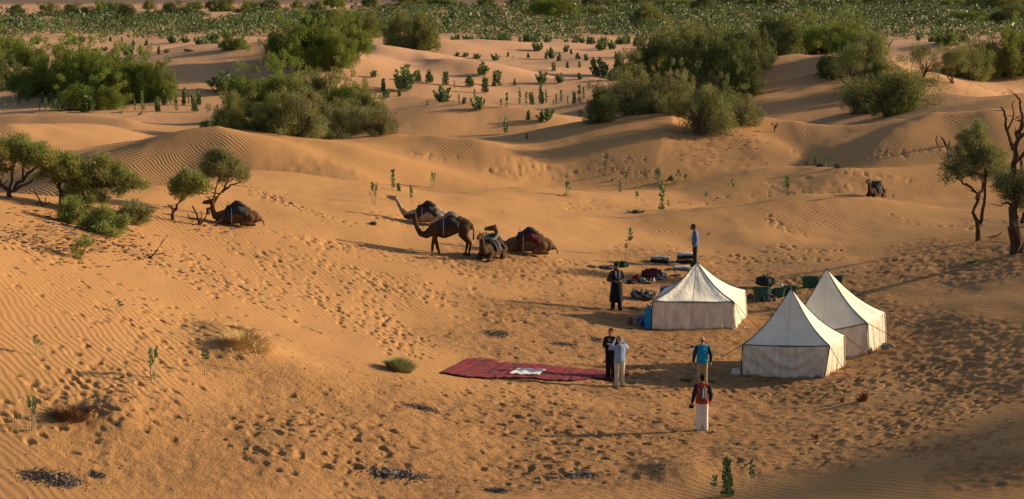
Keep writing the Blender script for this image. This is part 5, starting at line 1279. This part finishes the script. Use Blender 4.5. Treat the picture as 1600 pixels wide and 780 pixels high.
# containers
BLUEP = mat('blue_plastic', (.012, .055, .30), .4, .1, 4, spec=.5); GREENP = mat('green_plastic', (.006, .075, .045), .45, .15, 4, spec=.5); WHITEP = mat('white_plastic', (.72, .72, .74), .4); ORANGE = mat('rusty_metal', (.12, .05, .035), .6, .3, 9)
def jerrycan(px, py, hpx, wpx, m, label, push=0.0, capm=None):
    p = put(px, py, push); s = ppm(p); h, w = hpx / s, wpx / s; r = empty('jerrycan', p, .1); tag(r, label, 'container')
    b = MB(); k = 16; prof = [(.0, .90), (.03, 1), (.30, 1.0), (.33, .96), (.36, 1.0), (.66, 1.0), (.69, .96), (.72, 1.0), (.88, .98), (.96, .80), (1.0, .5)]; V = []
    for z, f in prof:
        for j in range(k):
            a = 2 * PI * j / k; c, q = math.cos(a), math.sin(a); g_ = (abs(c) ** 4 + abs(q) ** 4) ** -.25
            V.append((c * g_ * w / 2 * f, q * g_ * w / 2 * f * .8, z * h * .86))
    F = [(i * k + j, i * k + (j + 1) % k, (i + 1) * k + (j + 1) % k, (i + 1) * k + j) for i in range(len(prof) - 1) for j in range(k)] + [tuple(range(k))[::-1], tuple(range((len(prof) - 1) * k, len(prof) * k))]
    b.add(V, F).build('tank', m, r, smooth=True)
    MB().tube([(w * .22, 0, h * .85), (w * .22, 0, h * .97)], w * .13, 10).build('cap', capm or m, r)
    MB().tube([(-w * .30, 0, h * .82), (-w * .28, 0, h * .98), (w * .05, 0, h * .98), (w * .08, 0, h * .84)], w * .06, 6).build('handle', m, r)
    return r
jerrycan(1002, 509, 17, 13, BLUEP, 'wide blue jerrycan standing left of the first tent')
jerrycan(1010, 510, 15, 11, BLUEP, 'second blue container squeezed against the tent corner under turquoise cloth', push=.1)
jerrycan(985, 508, 13, 7, ORANGE, 'small dark gas bottle, leftmost container by the first tent')
jerrycan(1037, 463, 17, 12, BLUEP, 'bright blue container behind the left roof slope of the first tent')
def bottle(px, py, hpx, label):
    p = put(px, py); s = ppm(p); h = hpx / s; r = empty('bottle', p); tag(r, label, 'bottle')
    MB().tube([(0, 0, 0), (0, 0, .02), (0, 0, h * .6), (0, 0, h * .75), (0, 0, h * .82), (0, 0, h * .9)], [.10, .11, .11, .085, .04, .04], 12).build('flask', WHITEP, r, smooth=True)
    MB().tube([(0, 0, h * .9), (0, 0, h)], .05, 10).build('cap', WHITEP, r)
bottle(1221, 456, 14, 'white plastic bottle standing among the green crates')
def crate(px, py, wpx, hpx, label, rz=0.0, push=0.0, slant=0.0, fill=None, lift=0.0):
    """open plastic tub: flared walls of real thickness, rim, two handles"""
    p = put(px, py, push); s = ppm(p); w, h = wpx / s, hpx / s; d = w * .7; r = empty('plastic_tub', p + Vector((0, 0, lift)), rz); r.rotation_euler.x = slant; tag(r, label, 'tub', 'green tubs between the tents')
    k = 24; prof = [(0, .74, 0), (0, .78, 1), (.5, .88, 1), (.92, .97, 1), (.93, 1.05, 1), (1.0, 1.05, 1), (1.0, .95, 1), (.9, .92, 1), (.5, .84, 1), (.06, .74, 1), (.06, 0.01, 1)]; V = []
    for z, f, _ in prof:
        for j in range(k):
            a = 2 * PI * j / k; c, q = math.cos(a), math.sin(a); g_ = (abs(c) ** 5 + abs(q) ** 5) ** -.2
            V.append((c * g_ * w / 2 * f, q * g_ * d / 2 * f, z * h))
    F = [(i * k + j, i * k + (j + 1) % k, (i + 1) * k + (j + 1) % k, (i + 1) * k + j) for i in range(len(prof) - 1) for j in range(k)] + [tuple(range(k))[::-1]]
    MB().add(V, F).build('tub', GREENP, r, smooth=False)
    for sx in (-1, 1): MB().tube([(sx * w * .53, -d * .14, h * .93), (sx * w * .60, -d * .1, h * 1.06), (sx * w * .60, d * .1, h * 1.06), (sx * w * .53, d * .14, h * .93)], .018, 5).build('handle', GREENP, r)
    return r
crate(1191, 469, 27, 19, 'green tub tilted at the front of the gear between tents', .2, slant=-.25)
heap('cloth_bundle', 'bundle', 'dark green crumpled cloth piled on the tubs between the tents', 1195, 448, 30, 17, BL['green'], 21, .7, 6, BL['dark'], lift=.08)
heap('sack', 'sack', 'grey sack slumped in front of the green tubs', 1202, 470, 22, 12, BL['olive'], 22, .7, 5, BL['dark'])
crate(1216, 468, 22, 13, 'small green tub under the white bottle', -.2, push=.6)
crate(1234, 463, 22, 14, 'green tub half hidden behind the front right tent peak', .1, push=.5)
crate(1266, 448, 28, 17, 'large green tub standing behind the tallest tent', .05)
crate(1309, 440, 16, 12, 'green tub corner peeking out right of the tallest peak', .3)
heap('cloth_bundle', 'bundle', 'grey-blue cloth on the ground right of the first tent', 1173, 467, 12, 8, BL['grey'], 24, .8, 4, BL['blue'])
# small stones and litter in the camp
ST = mat('pale_stone', (.50, .46, .40), .9, .2, 9); DS = mat('dark_stone', (.05, .045, .045), .9, .2, 9)
def stone(px, py, wpx, m, label, seed):
    p = put(px, py); s = ppm(p); rs = np.random.RandomState(seed); b = MB().ell((0, 0, 0), (1, 1, 1), 8, 6); V = b.v[0]; V *= 1 + .22 * rs.randn(len(V), 1) * .5; V *= np.array([1, .8, .55]) * wpx / s / 2
    o = b.build('stone', m, None, smooth=False); o.location = p + Vector((0, 0, wpx / s * .12)); tag(o, label, 'stone')
stone(1146, 515, 7, ST, 'white stone at the right front corner of the first tent', 1)
stone(1163, 512, 8, ST, 'flat pale stone by the rope right of the first tent', 2)
stone(1047, 532, 5, DS, 'small dark stone in front of the first tent', 3)
stone(1082, 543, 8, DS, 'dark flat stone left of the turquoise jacket', 4)
stone(985, 514, 5, DS, 'dark pebble in front of the gas bottle', 5)
stone(134, 626, 5, ST, 'pale pebble on the left foreground slope', 6)
stone(440, 608, 4, ST, 'white pebble on the sand left of the green tussock', 7)
stone(206, 218, 4, ST, 'white pebble on the shaded rippled dune', 8)

# ---------------------------------------------------------------- grass tussocks and straw
def tuft(name, cat, label, px, py, wpx, hpx, n_, m, seed, curl=.5, group=None):
    p = put(px, py); s = ppm(p); w, h = wpx / s, hpx / s; rs = np.random.RandomState(seed); V = []; F = []
    for k in range(n_):
        a = rs.uniform(0, 6.28); q = rs.uniform(0, 1) ** .6; bx, by = math.cos(a) * q * w * .38, math.sin(a) * q * w * .3
        hh = h * rs.uniform(.4, 1.1) * (1 - .45 * q); d = np.array([math.cos(a) * q * curl + rs.randn() * .25, math.sin(a) * q * curl + rs.randn() * .25]) * hh
        z0 = gz(p.x + bx, p.y + by) - p.z - .02; t_ = .006 + .004 * rs.rand(); sx, sy = -math.sin(a) * t_, math.cos(a) * t_; o = len(V)
        V += [(bx - sx, by - sy, z0), (bx + sx, by + sy, z0), (bx + d[0] * .5 + sx, by + d[1] * .5 + sy, z0 + hh * .6), (bx + d[0] * .5 - sx, by + d[1] * .5 - sy, z0 + hh * .6), (bx + d[0] * 1.2, by + d[1] * 1.2, z0 + hh)]
        F += [(o, o + 1, o + 2, o + 3), (o + 3, o + 2, o + 4)]
    o = MB().add(V, F).build(name, m); o.location = p; tag(o, label, cat, group); return o
GRASS = mat('green_grass', (.20, .24, .06), .8, .25, 5, transl=.2); RUST = mat('rust_grass', (.24, .09, .04), .9, .2, 5); DRYB = mat('brown_dry_grass', (.22, .12, .06), .9, .2, 5)
tuft('grass_tussock', 'tussock', 'round yellow-green tussock on the sand left of the carpet', 625, 580, 46, 26, 2600, mat('tussock_green', (.30, .31, .13), .8, .25, 4, transl=.2), 1, .9)
tuft('grass_tussock', 'tussock', 'low green tuft in front of the turquoise jacket', 1073, 596, 22, 8, 500, GRASS, 2, .8)
tuft('grass_tussock', 'tussock', 'sparse green tuft right of the turquoise jacket', 1112, 598, 16, 5, 200, GRASS, 3, .8)
tuft('grass_tussock', 'tussock', 'green grass tuft at the foot of the right-edge trees', 1524, 409, 30, 7, 500, GRASS, 4, .8)
tuft('dry_tussock', 'tussock', 'rust-coloured upright tuft right of the tents, tallest of three', 1350, 627, 10, 24, 220, RUST, 5, .15)
tuft('dry_tussock', 'tussock', 'short rust tuft left of the tallest rust tuft', 1316, 628, 8, 13, 90, RUST, 6, .2)
tuft('dry_tussock', 'tussock', 'low rust stubble beside the tallest rust tuft', 1342, 627, 14, 12, 80, RUST, 7, .2)
tuft('dry_tussock', 'tussock', 'thin rust tuft alone in the shaded lower right', 1276, 684, 8, 14, 70, RUST, 8, .3)
tuft('dry_tussock', 'tussock', 'dark dry brush on the shaded left side of a small sand mound', 112, 652, 80, 22, 900, DRYB, 9, 1.2)
tuft('dry_tussock', 'tussock', 'straw-coloured low brush around the yellow dry clump', 385, 556, 110, 24, 700, STRAW, 10, 1.3)
tuft('dry_tussock', 'tussock', 'golden dry brush at the top of the yellow clump', 378, 530, 44, 12, 500, STRAW, 11, 1.3)
tuft('dry_tussock', 'tussock', 'short pale stubble in the bowl below the carpet', 766, 642, 14, 8, 24, STRAW, 12, .3)
tuft('dry_tussock', 'tussock', 'pale dry wisps under the far pale shrubs behind the tents', 1050, 287, 60, 7, 260, STRAW, 13, .8)
tuft('dry_tussock', 'tussock', 'pale dry wisps around the sparse shrub left of the hollow', 884, 306, 30, 7, 140, STRAW, 14, .8)
dead(375, 580, [([(-20,22),(-4,18),(10,2)],.9), ([(-14,34),(-8,16),(8,4)],.8), ([(-30,24),(-18,26),(-6,30)],.8), ([(20,40),(26,26),(22,14),(34,4)],.8), ([(44,36),(38,20),(30,10)],.8), ([(-34,30),(-26,22),(-22,12)],.7), ([(0,30),(12,36),(22,40)],.7), ([(30,10),(24,2),(12,0)],.7)], 'bleached sprawling dry stalks on the left slope', name='dry_stalks', cat='stalks', m=STRAW, seed=21)

# stuff: charcoal, straw and twigs scattered over the sand
def scatter(name, label, areas, n_, m, size, seed, long=1.0, flat=.6):
    rs = np.random.RandomState(seed); V = []; F = []; tot = sum(a[2] * a[3] for a in areas)
    for (px, py, wx, wy) in areas:
        c0 = at(px, py); s0 = ppm(c0); k0 = FPX * CH / c0.y ** 2 * 1.15
        for k in range(int(n_ * wx * wy / tot)):
            x, y = c0.x + rs.randn() * wx / s0, c0.y + rs.randn() * wy / k0
            z = gz(x, y); q = size * rs.uniform(.4, 1.4); a = rs.uniform(0, PI); c, s_ = math.cos(a), math.sin(a); o = len(V)
            for (u, v, w_) in ((-1, 0, 0), (0, -1, 0), (1, 0, 0), (0, 1, 0), (.1, .1, 1), (0, 0, -.6)):
                U, W_ = u * q * long, v * q; V.append((x + U * c - W_ * s_, y + U * s_ + W_ * c, z + w_ * q * flat + .004 + (abs(u) * q * long * .15 * rs.rand())))
            F += [(o, o + 1, o + 4), (o + 1, o + 2, o + 4), (o + 2, o + 3, o + 4), (o + 3, o, o + 4), (o + 1, o, o + 5), (o + 2, o + 1, o + 5), (o + 3, o + 2, o + 5), (o, o + 3, o + 5)]
    tag(MB().add(V, F).build(name, m), label, kind='stuff')
scatter('charcoal', 'charcoal crumbs of old camp fires', [(a, b_, c * .55, d * .55) for a, b_, c, d in ASH], 2600, mat('charcoal', (.025, .022, .022), .8), .026, 1)
scatter('ash_flakes', 'pale ash flakes among the charcoal', [(620, 746, 22, 4), (905, 743, 18, 3), (100, 747, 20, 3)], 160, mat('ash', (.28, .27, .28), .9), .04, 2)
scatter('straw_litter', 'straw bits scattered over the trodden sand', [(1100, 580, 260, 60), (800, 680, 420, 50), (1100, 470, 160, 40), (300, 600, 200, 60), (500, 640, 160, 30)], 800, STRAW, .035, 3, 2.6, .25)
scatter('camel_dung', 'dark droppings dotted over the trodden sand', [(1100, 560, 260, 70), (760, 400, 90, 14), (420, 380, 120, 30), (150, 540, 130, 60), (700, 660, 300, 40), (1250, 340, 60, 16), (1400, 480, 90, 40)], 750, mat('dung', (.06, .035, .022), .9), .032, 4, 1.2)
scatter('twig_litter', 'broken twigs and roots under the bushes', [(130, 352, 60, 10), (160, 378, 50, 10), (60, 380, 50, 12), (1120, 222, 40, 7), (1390, 172, 40, 6), (1510, 128, 50, 5), (330, 352, 24, 6), (230, 170, 60, 4)], 1300, TWIG, .05, 5, 4.0, .5)
